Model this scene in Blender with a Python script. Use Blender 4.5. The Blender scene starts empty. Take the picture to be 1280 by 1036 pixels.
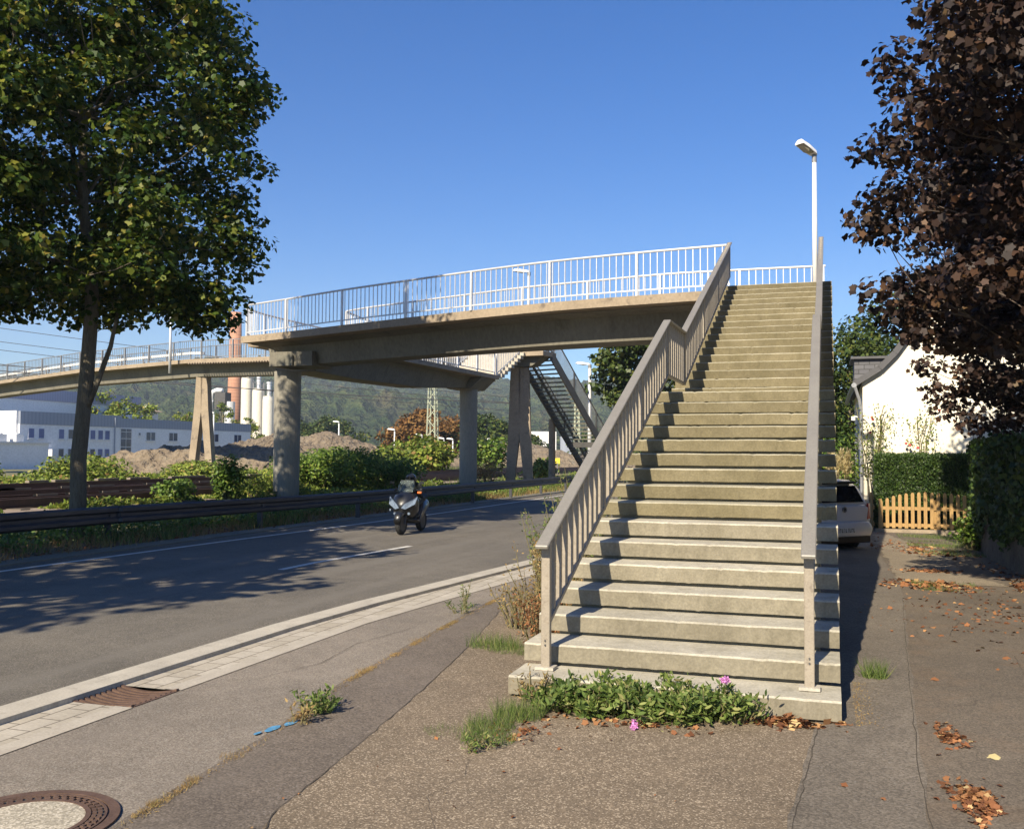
import bpy, math, random
import numpy as np
from mathutils import Vector, Matrix, noise
from math import radians, sin, cos, pi

S = bpy.context.scene
COL = S.collection
random.seed(7)
RNG = np.random.default_rng(11)

# ------------------------------------------------------------------ camera
CAM = Vector((2.0615, -6.2535, 1.626))
cam_d = bpy.data.cameras.new('camera')
cam = bpy.data.objects.new('camera', cam_d); COL.objects.link(cam)
YAW, PITCH, ROLL = -.3165, .0414, .006
_f = Vector((sin(YAW)*cos(PITCH), cos(YAW)*cos(PITCH), sin(PITCH)))
_r = Vector((cos(YAW), -sin(YAW), 0)); _u = _r.cross(_f)
_r2 = _r*cos(ROLL)+_u*sin(ROLL); _u2 = -_r*sin(ROLL)+_u*cos(ROLL)
cam.matrix_world = Matrix(((_r2.x,_u2.x,-_f.x,CAM.x),(_r2.y,_u2.y,-_f.y,CAM.y),(_r2.z,_u2.z,-_f.z,CAM.z),(0,0,0,1)))
cam_d.sensor_fit = 'HORIZONTAL'; cam_d.sensor_width = 36; cam_d.lens = 36*1212.66/1280
cam_d.clip_start = .1; cam_d.clip_end = 12000
S.camera = cam

# ------------------------------------------------------------------ light
SUN_EL, SUN_AZ = radians(35), radians(10)      # azimuth of the direction the shadows fall, from +Y towards +X
sd = Vector((sin(SUN_AZ)*cos(SUN_EL), cos(SUN_AZ)*cos(SUN_EL), -sin(SUN_EL)))
sl = bpy.data.lights.new('sun', 'SUN'); sl.energy = 5.0; sl.angle = radians(.5); sl.color = (1, .88, .69)
so = bpy.data.objects.new('sun', sl); COL.objects.link(so)
so.rotation_euler = sd.to_track_quat('-Z', 'Y').to_euler(); so.location = (-10, -40, 40)
W = bpy.data.worlds.new('World'); S.world = W; W.use_nodes = True
wn = W.node_tree; bg = wn.nodes['Background']
sky = wn.nodes.new('ShaderNodeTexSky'); sky.sky_type = 'NISHITA'; sky.sun_disc = False
sky.sun_elevation = SUN_EL; sky.sun_rotation = math.atan2(-sd.x, -sd.y) % (2*pi)
sky.altitude = 60; sky.air_density = 1.0; sky.dust_density = .3; sky.ozone_density = 4.5
hs_=wn.nodes.new('ShaderNodeHueSaturation'); hs_.inputs['Saturation'].default_value=1.38; hs_.inputs['Hue'].default_value=.512; wn.links.new(sky.outputs[0], hs_.inputs['Color'])
wn.links.new(hs_.outputs[0], bg.inputs[0]); bg.inputs[1].default_value = .075
S.view_settings.view_transform = 'Standard'; S.view_settings.look = 'None'
S.view_settings.exposure = 0.95; S.view_settings.gamma = 1
S.render.engine = 'CYCLES'

# ------------------------------------------------------------------ helpers
def tag(o, label=None, cat=None, group=None, kind=None):
    if label: o['label'] = label
    if cat: o['category'] = cat
    if group: o['group'] = group
    if kind: o['kind'] = kind
    return o

def thing(name, loc, label, cat, group=None, rz=0):
    o = bpy.data.objects.new(name, None); COL.objects.link(o)
    o.location = loc; o.rotation_euler = (0, 0, rz); o.empty_display_size = .2
    return tag(o, label, cat, group)

def copy_tree(o, parent=None):
    c = o.copy(); COL.objects.link(c); c.parent = parent
    for ch in list(o.children): copy_tree(ch, c)
    return c

class MB:
    def __init__(s, off=(0,0,0)): s.v=[]; s.f=[]; s.o=Vector(off)
    def add(s, vs, fs):
        n=len(s.v); s.v += [tuple(Vector(p)-s.o) for p in vs]; s.f += [tuple(i+n for i in f) for f in fs]; return s
    def box(s, c, d, rz=0, taper=1):
        hx,hy,hz=d[0]/2,d[1]/2,d[2]/2; vs=[]
        for z,t in ((-hz,1),(hz,taper)):
            for x,y in ((-hx,-hy),(hx,-hy),(hx,hy),(-hx,hy)):
                X,Y=x*t,y*t
                vs.append((c[0]+X*cos(rz)-Y*sin(rz), c[1]+X*sin(rz)+Y*cos(rz), c[2]+z))
        return s.add(vs, [(3,2,1,0),(4,5,6,7),(0,1,5,4),(1,2,6,5),(2,3,7,6),(3,0,4,7)])
    def bar(s, a, b, w, h, up=(0,0,1)):
        a=Vector(a); b=Vector(b); d=(b-a).normalized(); r=d.cross(Vector(up))
        if r.length<1e-4: r=Vector((1,0,0))
        r.normalize(); u=r.cross(d)
        vs=[]
        for p in (a,b):
            for x,y in ((-1,-1),(1,-1),(1,1),(-1,1)): vs.append(p+r*x*w/2+u*y*h/2)
        return s.add(vs, [(3,2,1,0),(4,5,6,7),(0,1,5,4),(1,2,6,5),(2,3,7,6),(3,0,4,7)])
    def sweep(s, pts, w, h, up=(0,0,1)):
        # mitred rectangular bar following pts
        P=[Vector(p) for p in pts]; vs=[]; n=len(P)
        for i,p in enumerate(P):
            d1=(P[i]-P[i-1]).normalized() if i else (P[1]-P[0]).normalized()
            d2=(P[i+1]-P[i]).normalized() if i<n-1 else d1
            d=(d1+d2).normalized(); r=d.cross(Vector(up)).normalized(); u=r.cross(d)
            m=1/max(.5,d.dot(d1))
            for x,y in ((-1,-1),(1,-1),(1,1),(-1,1)): vs.append(p+r*x*w/2+u*y*h/2*m)
        fs=[(3,2,1,0),tuple(4*(n-1)+k for k in range(4))]
        for i in range(n-1):
            for k in range(4): a=4*i+k; b=4*i+(k+1)%4; fs.append((a,b,b+4,a+4))
        return s.add(vs, fs)
    def tube(s, pts, r, n=10, cap=True):
        P=[Vector(p) for p in pts]; R=r if hasattr(r,'__len__') else [r]*len(P); vs=[]; u=None
        for i,p in enumerate(P):
            d=(P[min(i+1,len(P)-1)]-P[max(i-1,0)]).normalized()
            if u is None:
                u=d.cross(Vector((0,0,1)))
                if u.length<.1: u=d.cross(Vector((1,0,0)))
            else: u=u-d*u.dot(d)
            u.normalize(); w=d.cross(u)
            for k in range(n):
                a=2*pi*k/n; vs.append(p+(u*cos(a)+w*sin(a))*R[i])
        fs=[]
        for i in range(len(P)-1):
            for k in range(n): fs.append((i*n+k,i*n+(k+1)%n,(i+1)*n+(k+1)%n,(i+1)*n+k))
        if cap: fs.append(tuple(range(n-1,-1,-1))); fs.append(tuple((len(P)-1)*n+k for k in range(n)))
        return s.add(vs, fs)
    def cyl(s, c, r, h, n=24, r2=None): return s.tube([c,(c[0],c[1],c[2]+h)],[r,r if r2 is None else r2],n)
    def prism(s, poly, z0, z1):
        n=len(poly); z0f=z0 if callable(z0) else (lambda p:z0); z1f=z1 if callable(z1) else (lambda p:z1)
        vs=[(p[0],p[1],z0f(p)) for p in poly]+[(p[0],p[1],z1f(p)) for p in poly]
        return s.add(vs,[tuple(range(n-1,-1,-1)),tuple(range(n,2*n))]+[(i,(i+1)%n,(i+1)%n+n,i+n) for i in range(n)])
    def loft(s, rings, close=True, caps=True):
        n=len(rings[0]); vs=[p for r in rings for p in r]; fs=[]
        for i in range(len(rings)-1):
            for k in range(n if close else n-1): fs.append((i*n+k,i*n+(k+1)%n,(i+1)*n+(k+1)%n,(i+1)*n+k))
        if caps: fs.append(tuple(range(n-1,-1,-1))); fs.append(tuple((len(rings)-1)*n+k for k in range(n)))
        return s.add(vs, fs)
    def build(s, name, m, parent=None, smooth=False, loc=None, bevel=0, seg=1):
        me=bpy.data.meshes.new(name); me.from_pydata(s.v,[],s.f); me.update()
        o=bpy.data.objects.new(name,me); COL.objects.link(o)
        if m: me.materials.append(m)
        if smooth: me.polygons.foreach_set('use_smooth',[True]*len(me.polygons))
        if parent: o.parent=parent
        if loc is not None: o.location=loc
        if bevel:
            b=o.modifiers.new('bevel','BEVEL'); b.width=bevel; b.segments=seg; b.limit_method='ANGLE'; b.angle_limit=radians(40)
            if smooth==False and seg>1: me.polygons.foreach_set('use_smooth',[False]*len(me.polygons))
        return o

def single(name, mb, m, label, cat, group=None, kind=None, **k):
    # one-mesh top-level thing; origin put at mb.o
    o=mb.build(name,m,loc=tuple(mb.o),**k); return tag(o,label,cat,group,kind)

def npmesh(name, V, nper, m, parent=None, loc=(0,0,0), smooth=False):
    """V: (N*nper,3) verts, faces are consecutive nper-gons"""
    N=len(V)//nper; me=bpy.data.meshes.new(name)
    me.vertices.add(len(V)); me.vertices.foreach_set('co',np.asarray(V,dtype=np.float32).ravel())
    me.loops.add(len(V)); me.loops.foreach_set('vertex_index',np.arange(len(V),dtype=np.int32))
    me.polygons.add(N); me.polygons.foreach_set('loop_start',np.arange(N,dtype=np.int32)*nper)
    me.polygons.foreach_set('loop_total',np.full(N,nper,dtype=np.int32))
    me.update(calc_edges=True); me.validate()
    o=bpy.data.objects.new(name,me); COL.objects.link(o); me.materials.append(m)
    if parent: o.parent=parent
    o.location=loc
    return o

def gridmesh(name, X, Y, Z, m, smooth=True, parent=None, loc=(0,0,0)):
    ny,nx=X.shape; V=np.stack([X,Y,Z],-1).reshape(-1,3)
    i=np.arange(ny*nx).reshape(ny,nx)
    F=np.stack([i[:-1,:-1],i[:-1,1:],i[1:,1:],i[1:,:-1]],-1).reshape(-1,4)
    me=bpy.data.meshes.new(name); me.vertices.add(len(V)); me.vertices.foreach_set('co',V.astype(np.float32).ravel())
    me.loops.add(F.size); me.loops.foreach_set('vertex_index',F.astype(np.int32).ravel())
    me.polygons.add(len(F)); me.polygons.foreach_set('loop_start',np.arange(len(F),dtype=np.int32)*4)
    me.polygons.foreach_set('loop_total',np.full(len(F),4,dtype=np.int32))
    me.polygons.foreach_set('use_smooth',np.full(len(F),smooth))
    me.update(calc_edges=True)
    o=bpy.data.objects.new(name,me); COL.objects.link(o); me.materials.append(m)
    if parent: o.parent=parent
    o.location=loc
    return o

# ------------------------------------------------------------------ materials
def nodes(name):
    m=bpy.data.materials.new(name); m.use_nodes=True; nt=m.node_tree; b=nt.nodes['Principled BSDF']
    return m,nt,b
def N(nt,t,**k):
    n=nt.nodes.new(t)
    for a,v in k.items(): setattr(n,a,v)
    return n
def coord(nt,kind='Object',scale=None):
    tc=N(nt,'ShaderNodeTexCoord'); out=tc.outputs[kind]
    if scale:
        mp=N(nt,'ShaderNodeMapping'); mp.inputs['Scale'].default_value=scale; nt.links.new(out,mp.inputs[0]); out=mp.outputs[0]
    return out
def noise_n(nt,vec,scale,detail=4,rough=.6,dist=0):
    n=N(nt,'ShaderNodeTexNoise'); n.inputs['Scale'].default_value=scale; n.inputs['Detail'].default_value=detail
    n.inputs['Roughness'].default_value=rough; n.inputs['Distortion'].default_value=dist; nt.links.new(vec,n.inputs['Vector']); return n.outputs['Fac']
def ramp(nt,fac,stops,interp='LINEAR'):
    r=N(nt,'ShaderNodeValToRGB'); r.color_ramp.interpolation=interp; e=r.color_ramp.elements
    while len(e)<len(stops): e.new(.5)
    for i,(p,c) in enumerate(stops):
        e[i].position=p; e[i].color=(c[0],c[1],c[2],1) if hasattr(c,'__len__') else (c,c,c,1)
    nt.links.new(fac,r.inputs[0]); return r.outputs[0]
def mix(nt,fac,a,b,mode='MIX'):
    n=N(nt,'ShaderNodeMix',data_type='RGBA',blend_type=mode)
    if hasattr(fac,'links') or hasattr(fac,'is_linked'): nt.links.new(fac,n.inputs[0])
    else: n.inputs[0].default_value=fac
    for v,i in ((a,6),(b,7)):
        if isinstance(v,tuple): n.inputs[i].default_value=(*v[:3],1)
        else: nt.links.new(v,n.inputs[i])
    return n.outputs[2]
def bump(nt,b,h,strength=.3,dist=.01):
    n=N(nt,'ShaderNodeBump'); n.inputs['Strength'].default_value=strength; n.inputs['Distance'].default_value=dist
    nt.links.new(h,n.inputs['Height']); nt.links.new(n.outputs[0],b.inputs['Normal'])
def sc(c,k): return tuple(x*k for x in c)

def mat_noise(name,c1,c2,scale=4,rough=.8,c3=None,fine=60,bumps=.2,bd=.01,metal=0,kind='Object',rand=0,stretch=None):
    m,nt,b=nodes(name); v=coord(nt,kind,stretch)
    f=noise_n(nt,v,scale,5); g=noise_n(nt,v,fine,3)
    col=ramp(nt,f,[(.32,c1),(.68,c2)])
    col=mix(nt,.35,col,ramp(nt,g,[(.3,sc(c1,.7)),(.7,sc(c2,1.15))]))
    if c3 is not None: col=mix(nt,ramp(nt,noise_n(nt,v,scale*2.7,6,.7),[(.55,0.),(.7,1.)]),col,c3)
    if rand:
        oi=N(nt,'ShaderNodeObjectInfo'); rr=ramp(nt,oi.outputs['Random'],[(0,1-rand),(1,1+rand)]); col=mix(nt,1.,col,rr,'MULTIPLY')
    nt.links.new(col,b.inputs['Base Color']); b.inputs['Roughness'].default_value=rough; b.inputs['Metallic'].default_value=metal
    if bumps: bump(nt,b,g,bumps,bd)
    return m
def mat_plain(name,c,rough=.5,metal=0,var=.12,scale=8,**k):
    m,nt,b=nodes(name); v=coord(nt); f=noise_n(nt,v,scale,4)
    nt.links.new(ramp(nt,f,[(.3,sc(c,1-var)),(.7,sc(c,1+var))]),b.inputs['Base Color'])
    b.inputs['Roughness'].default_value=rough; b.inputs['Metallic'].default_value=metal
    for a,x in k.items(): b.inputs[a.replace('_',' ')].default_value=x
    return m

def mat_leaf(name,cols,trans=.3,rough=.5,big=None):
    """cols: list of (pos,color); colour per leaf at random, patches by big noise"""
    m,nt,b=nodes(name); g=N(nt,'ShaderNodeNewGeometry')
    col=ramp(nt,g.outputs['Random Per Island'],cols)
    v=coord(nt); f=noise_n(nt,v,big or .6,3)
    col=mix(nt,1.,col,ramp(nt,f,[(.3,(.72,.78,.7)),(.7,(1.25,1.18,1.1))]),'MULTIPLY')
    nt.links.new(col,b.inputs['Base Color']); b.inputs['Roughness'].default_value=rough
    b.inputs['Specular IOR Level'].default_value=.35
    t=N(nt,'ShaderNodeBsdfTranslucent'); nt.links.new(col,t.inputs['Color'])
    ms=N(nt,'ShaderNodeMixShader'); ms.inputs[0].default_value=trans
    nt.links.new(b.outputs[0],ms.inputs[1]); nt.links.new(t.outputs[0],ms.inputs[2])
    nt.links.new(ms.outputs[0],nt.nodes['Material Output'].inputs[0])
    return m

def mat_asphalt(name,c,speck=(.3,.28,.25),amount=.12,scale=70,stain=None,sa=.5,light=None,crack=0):
    m,nt,b=nodes(name); v=coord(nt)
    vo=N(nt,'ShaderNodeTexVoronoi'); vo.inputs['Scale'].default_value=scale; nt.links.new(v,vo.inputs['Vector'])
    gr=N(nt,'ShaderNodeSeparateColor'); nt.links.new(vo.outputs['Color'],gr.inputs[0])
    base=ramp(nt,gr.outputs[0],[(0,sc(c,.62)),(.55,c),(1-amount,sc(c,1.35)),(1-amount+.02,speck),(1,speck)])
    big=noise_n(nt,v,.55,5,.65,.4); base=mix(nt,1.,base,ramp(nt,big,[(.3,(.8,.8,.8)),(.7,(1.18,1.17,1.15))]),'MULTIPLY')
    med=noise_n(nt,v,5,4); base=mix(nt,1.,base,ramp(nt,med,[(.3,(.9,.9,.9)),(.7,(1.08,1.08,1.08))]),'MULTIPLY')
    if stain:
        s=noise_n(nt,v,1.3,7,.7,.6); base=mix(nt,ramp(nt,s,[(.5,0.),(.68,sa)]),base,stain)
    if light:
        # worn traffic strips running along Y
        mp=coord(nt,'Object',(.9,.04,1)); s=noise_n(nt,mp,1.6,3); base=mix(nt,ramp(nt,s,[(.48,0.),(.62,.5)]),base,light)
    if crack:
        vc=N(nt,'ShaderNodeTexVoronoi',feature='DISTANCE_TO_EDGE'); vc.inputs['Scale'].default_value=.55
        w=N(nt,'ShaderNodeMix',data_type='VECTOR')
        nz=N(nt,'ShaderNodeTexNoise'); nz.inputs['Scale'].default_value=2; nt.links.new(v,nz.inputs['Vector'])
        vm=N(nt,'ShaderNodeVectorMath',operation='MULTIPLY_ADD'); nt.links.new(nz.outputs['Color'],vm.inputs[0]); vm.inputs[1].default_value=(.6,.6,.6); nt.links.new(v,vm.inputs[2])
        nt.links.new(vm.outputs[0],vc.inputs['Vector'])
        base=mix(nt,ramp(nt,vc.outputs['Distance'],[(.0,crack),(.006,0.)]),base,sc(c,.35))
    nt.links.new(base,b.inputs['Base Color']); b.inputs['Roughness'].default_value=.85; b.inputs['Specular IOR Level'].default_value=.3
    bump(nt,b,gr.outputs[1],.35,.004)
    return m

M={}
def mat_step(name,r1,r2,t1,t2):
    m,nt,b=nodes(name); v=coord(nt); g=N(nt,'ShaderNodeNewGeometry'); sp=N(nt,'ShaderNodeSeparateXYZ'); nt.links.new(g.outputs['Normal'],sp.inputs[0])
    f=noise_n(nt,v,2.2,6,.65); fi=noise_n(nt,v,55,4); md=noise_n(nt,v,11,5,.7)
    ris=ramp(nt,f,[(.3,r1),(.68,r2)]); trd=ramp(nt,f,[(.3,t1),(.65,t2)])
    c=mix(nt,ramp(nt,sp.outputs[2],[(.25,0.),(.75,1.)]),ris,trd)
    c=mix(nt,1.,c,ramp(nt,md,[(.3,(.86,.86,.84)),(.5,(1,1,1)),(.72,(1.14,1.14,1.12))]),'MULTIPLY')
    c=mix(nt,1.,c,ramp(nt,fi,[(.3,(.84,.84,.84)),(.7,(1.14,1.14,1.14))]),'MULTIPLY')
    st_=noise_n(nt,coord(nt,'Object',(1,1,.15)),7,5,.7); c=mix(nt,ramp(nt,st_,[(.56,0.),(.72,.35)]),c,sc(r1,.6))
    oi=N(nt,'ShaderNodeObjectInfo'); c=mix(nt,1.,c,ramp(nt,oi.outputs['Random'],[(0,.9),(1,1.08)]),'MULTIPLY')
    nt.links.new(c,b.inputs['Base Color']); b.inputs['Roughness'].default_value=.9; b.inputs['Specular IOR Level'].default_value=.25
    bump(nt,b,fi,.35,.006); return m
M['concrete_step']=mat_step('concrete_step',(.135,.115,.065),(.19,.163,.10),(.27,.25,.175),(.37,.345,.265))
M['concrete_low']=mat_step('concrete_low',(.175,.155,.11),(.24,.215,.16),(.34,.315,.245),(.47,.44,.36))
M['concrete_step_old']=mat_noise('concrete_step',(.285,.245,.13),(.41,.37,.24),1.6,.85,c3=(.46,.42,.31),fine=45,bumps=.25,bd=.006,rand=.10)
M['concrete_low_old']=mat_noise('concrete_low',(.35,.325,.235),(.47,.44,.33),1.8,.85,c3=(.52,.48,.37),fine=45,bumps=.25,bd=.006,rand=.06)
M['concrete_dark']=mat_noise('concrete_dark',(.12,.115,.09),(.2,.19,.15),1.5,.9,fine=20)
M['concrete_bridge']=mat_noise('concrete_bridge',(.14,.128,.10),(.22,.205,.16),.5,.9,c3=(.11,.10,.08),fine=14,bumps=.2,stretch=(1,1,.5))  # base colour lowered to deepen the deck shade on beams and caps
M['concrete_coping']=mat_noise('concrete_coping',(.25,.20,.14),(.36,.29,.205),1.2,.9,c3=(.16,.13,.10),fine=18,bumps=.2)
M['concrete_pier']=mat_noise('concrete_pier',(.22,.205,.165),(.31,.29,.235),.9,.9,c3=(.24,.23,.19),fine=18,bumps=.15,stretch=(1,1,.25))
M['rail_paint']=mat_noise('rail_paint',(.25,.215,.165),(.33,.285,.22),9,.5,c3=(.20,.165,.125),fine=80,bumps=.05)
M['handrail_paint']=mat_noise('handrail_paint',(.20,.185,.16),(.25,.235,.2),2.5,.45,fine=70,bumps=.04)
M['rail_galv']=mat_noise('rail_galv',(.55,.56,.57),(.72,.73,.74),3,.4,fine=40,bumps=0,metal=.25)
M['rail_dull']=mat_noise('rail_dull',(.2,.2,.2),(.3,.3,.3),3,.5,fine=40,bumps=0,metal=.3)
M['steel_dark']=mat_noise('steel_dark',(.05,.05,.048),(.09,.085,.08),4,.6,bumps=0)
M['white_paint']=mat_plain('white_paint',(.78,.78,.76),.4,var=.05)
M['guard']=mat_noise('guard',(.045,.047,.055),(.085,.085,.095),1.2,.5,c3=(.13,.125,.12),fine=25,bumps=.05,metal=.6,stretch=(1,.15,1))
M['bark']=mat_noise('bark',(.13,.11,.075),(.23,.20,.145),5,.95,c3=(.09,.08,.055),fine=30,bumps=1.,bd=.05,stretch=(2.5,2.5,.35))
M['bark_dark']=mat_noise('bark_dark',(.06,.045,.035),(.12,.09,.07),5,.95,fine=25,bumps=.6,bd=.02)
M['asphalt_road']=mat_asphalt('asphalt_road',(.135,.122,.10),(.22,.20,.175),.09,140,light=(.175,.16,.135))
M['asphalt_bay']=mat_asphalt('asphalt_bay',(.215,.185,.15),(.29,.265,.225),.12,140,stain=(.23,.2,.165),sa=.3)
M['asphalt_strip']=mat_asphalt('asphalt_strip',(.15,.125,.10),(.22,.19,.16),.05,110,stain=(.18,.155,.13),sa=.3)
M['aggregate']=mat_asphalt('aggregate',(.185,.145,.10),(.40,.33,.24),.13,135,stain=(.13,.10,.07),sa=.3,crack=.25)
M['asphalt_patch']=mat_asphalt('asphalt_patch',(.155,.133,.105),(.2,.18,.15),.05,100)
M['driveway']=mat_asphalt('driveway',(.135,.112,.085),(.2,.165,.12),.05,120,stain=(.17,.115,.07),sa=.45,crack=.35)
M['driveway_pale']=mat_asphalt('driveway_pale',(.235,.195,.14),(.33,.28,.2),.08,120,stain=(.2,.15,.1),sa=.4)
M['kerb']=mat_noise('kerb',(.34,.31,.255),(.50,.46,.38),3,.85,c3=(.3,.27,.22),fine=60,bumps=.3,bd=.004)
M['kerb_band']=mat_noise('kerb_band',(.35,.31,.25),(.46,.42,.345),4,.85,fine=60,bumps=.3,bd=.004)
M['road_paint']=mat_noise('road_paint',(.52,.5,.45),(.7,.68,.62),6,.7,c3=(.36,.34,.3),fine=60,bumps=.1)
M['rust_iron']=mat_noise('rust_iron',(.09,.055,.04),(.17,.105,.075),14,.7,fine=90,bumps=.4,bd=.003,metal=.3)
M['manhole_concrete']=mat_asphalt('manhole_concrete',(.40,.36,.28),(.58,.53,.43),.2,110)
M['dirt']=mat_noise('dirt',(.14,.10,.065),(.25,.18,.11),3,1,c3=(.30,.19,.10),fine=40,bumps=.5,bd=.02)
M['earth']=mat_noise('earth',(.10,.11,.04),(.2,.18,.09),.25,1,c3=(.26,.2,.12),fine=4,bumps=.3,bd=.05)
M['ballast']=mat_noise('ballast',(.22,.17,.13),(.36,.29,.23),4,1,fine=30,bumps=.8,bd=.04)
M['rail_steel']=mat_noise('rail_steel',(.06,.035,.028),(.11,.065,.05),3,.7,fine=30,bumps=.1,metal=.2)
M['gravel']=mat_noise('gravel',(.13,.10,.07),(.25,.20,.14),.5,1,c3=(.19,.17,.13),fine=3.2,bumps=1.,bd=.3)
M['blue_paint']=mat_plain('blue_paint',(.08,.25,.42),.7,var=.3,scale=30)

def mat_pavers():
    m,nt,b=nodes('pavers'); v=coord(nt)
    mp=N(nt,'ShaderNodeMapping'); mp.inputs['Rotation'].default_value=(0,0,pi/2); nt.links.new(v,mp.inputs[0])
    br=N(nt,'ShaderNodeTexBrick'); nt.links.new(mp.outputs[0],br.inputs['Vector'])
    br.inputs['Color1'].default_value=(.37,.33,.26,1); br.inputs['Color2'].default_value=(.45,.41,.34,1); br.inputs['Mortar'].default_value=(.15,.13,.1,1)
    br.inputs['Scale'].default_value=1; br.inputs['Brick Width'].default_value=.24; br.inputs['Row Height'].default_value=.17
    br.inputs['Mortar Size'].default_value=.006; br.offset=.4; br.inputs['Bias'].default_value=0
    c=mix(nt,1.,br.outputs['Color'],ramp(nt,noise_n(nt,v,40,4),[(.3,(.85,.85,.85)),(.7,(1.1,1.1,1.1))]),'MULTIPLY')
    c=mix(nt,1.,c,ramp(nt,noise_n(nt,v,2,4),[(.3,(.85,.84,.82)),(.7,(1.1,1.1,1.1))]),'MULTIPLY')
    nt.links.new(c,b.inputs['Base Color']); b.inputs['Roughness'].default_value=.9
    bump(nt,b,br.outputs['Fac'],-.5,.004); return m
M['pavers']=mat_pavers()

def mat_brick(name,c1,c2,mortar,w,h,size=.02):
    m,nt,b=nodes(name); g=N(nt,'ShaderNodeNewGeometry'); v=coord(nt)
    s=N(nt,'ShaderNodeSeparateXYZ'); nt.links.new(v,s.inputs[0]); cb=N(nt,'ShaderNodeCombineXYZ')
    ad=N(nt,'ShaderNodeMath',operation='ADD'); nt.links.new(s.outputs[0],ad.inputs[0]); nt.links.new(s.outputs[1],ad.inputs[1])
    nt.links.new(ad.outputs[0],cb.inputs[0]); nt.links.new(s.outputs[2],cb.inputs[1])
    br=N(nt,'ShaderNodeTexBrick'); nt.links.new(cb.outputs[0],br.inputs['Vector'])
    br.inputs['Color1'].default_value=(*c1,1); br.inputs['Color2'].default_value=(*c2,1); br.inputs['Mortar'].default_value=(*mortar,1)
    br.inputs['Scale'].default_value=1; br.inputs['Brick Width'].default_value=w; br.inputs['Row Height'].default_value=h; br.inputs['Mortar Size'].default_value=size
    c=mix(nt,1.,br.outputs['Color'],ramp(nt,noise_n(nt,v,.6,5),[(.3,(.8,.8,.8)),(.7,(1.15,1.15,1.15))]),'MULTIPLY')
    nt.links.new(c,b.inputs['Base Color']); b.inputs['Roughness'].default_value=.85; return m

# ------------------------------------------------------------------ foliage tools
MAPLE=np.array([(0,0),(.42,.0),(.42,.27),(.62,.56),(.32,.66),(0,1),(-.32,.66),(-.62,.56),(-.42,.27),(-.42,.0)],float)
MAPLE[:,1]-=.15
OVAL=np.array([(0,0),(.28,.3),(.26,.65),(0,1),(-.26,.65),(-.28,.3)],float)
LANCE=np.array([(0,0),(.12,.35),(0,1),(-.12,.35)],float)
QUAD=np.array([(-.4,0),(.4,.1),(.45,.9),(-.35,1)],float)
BLADE=np.array([(-.03,0),(.03,0),(0,1)],float)

def leaf_verts(P,Nrm,size,shape,curl=.25,up=None,spin=True):
    """returns (n*k,3). P centres, Nrm leaf normals, size (n,), shape 2D outline"""
    n=len(P); Nrm=Nrm/np.maximum(1e-6,np.linalg.norm(Nrm,axis=1,keepdims=True))
    if up is None: ref=RNG.normal(size=(n,3))
    else: ref=up
    T=ref-Nrm*(ref*Nrm).sum(1,keepdims=True); T/=np.maximum(1e-6,np.linalg.norm(T,axis=1,keepdims=True))
    B=np.cross(Nrm,T); s=np.asarray(size).reshape(-1,1)
    out=np.empty((n,len(shape),3))
    for k,(x,y) in enumerate(shape):
        out[:,k]=P+B*x*s+T*y*s-Nrm*(curl*(abs(x)+max(0,y-.4)*.6))*s
    return out.reshape(-1,3)

def rand_ball(n):
    v=RNG.normal(size=(n,3)); v/=np.linalg.norm(v,axis=1,keepdims=True); return v*RNG.random((n,1))**.45

def cluster_leaves(cents,rads,per,size,shape,flat=.6,upw=.6,curl=.25,droop=0):
    Ps=[];Ns=[]
    for c,r in zip(cents,rads):
        k=max(3,int(per*(r**2)))
        b=rand_ball(k); p=b*np.array([r,r,r*flat]); p[:,2]-=droop*(p[:,0]**2+p[:,1]**2)/max(r,.01)
        Ps.append(p+np.array(c)); nn=b*.7+RNG.normal(size=(k,3))*.45; nn[:,2]+=upw; Ns.append(nn)
    P=np.concatenate(Ps); Nn=np.concatenate(Ns)
    return leaf_verts(P,Nn,size*RNG.uniform(.65,1.2,len(P)),shape,curl)

def grow_limbs(mb,trunk,cents,r0,rmin=.012,seed=1,every=1):
    """tubes from a trunk polyline [(p,r)...] to each cluster centre, sharing limbs"""
    rnd=random.Random(seed); nd=[(Vector(p),r,0) for p,r in trunk]
    order=sorted(range(len(cents)),key=lambda i:(Vector(cents[i])-Vector(trunk[len(trunk)//2][0])).length)
    for i in order[::every]:
        c=Vector(cents[i]); best=None
        for p,r,g in nd:
            if g>3: continue
            d=(c-p).length+ (3*max(0,p.z+.35*(Vector((c.x-p.x,c.y-p.y,0))).length-c.z)) +g*.35
            if best is None or d<best[0]: best=(d,p,r,g)
        _,p,r,g=best; L=(c-p).length
        if L<.1: continue
        ra=min(r*.6,.03+.02*L)*(1 if g else 1); m=(p+c)/2+Vector((rnd.uniform(-.1,.1)*L,rnd.uniform(-.1,.1)*L,-.10*L+rnd.uniform(-.04,.04)*L))
        m1=p.lerp(m,.5)+Vector((0,0,.01*L)); m2=m.lerp(c,.5)+Vector((0,0,-.03*L))
        ra=max(ra,rmin); R=[ra,ra*.8,ra*.62,ra*.45,rmin*.6]
        mb.tube([p,m1,m,m2,c],R,6,cap=False)
        nd+= [(m1,R[1],g+1),(m,R[2],g+1),(m2,R[3],g+1)]

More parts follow.
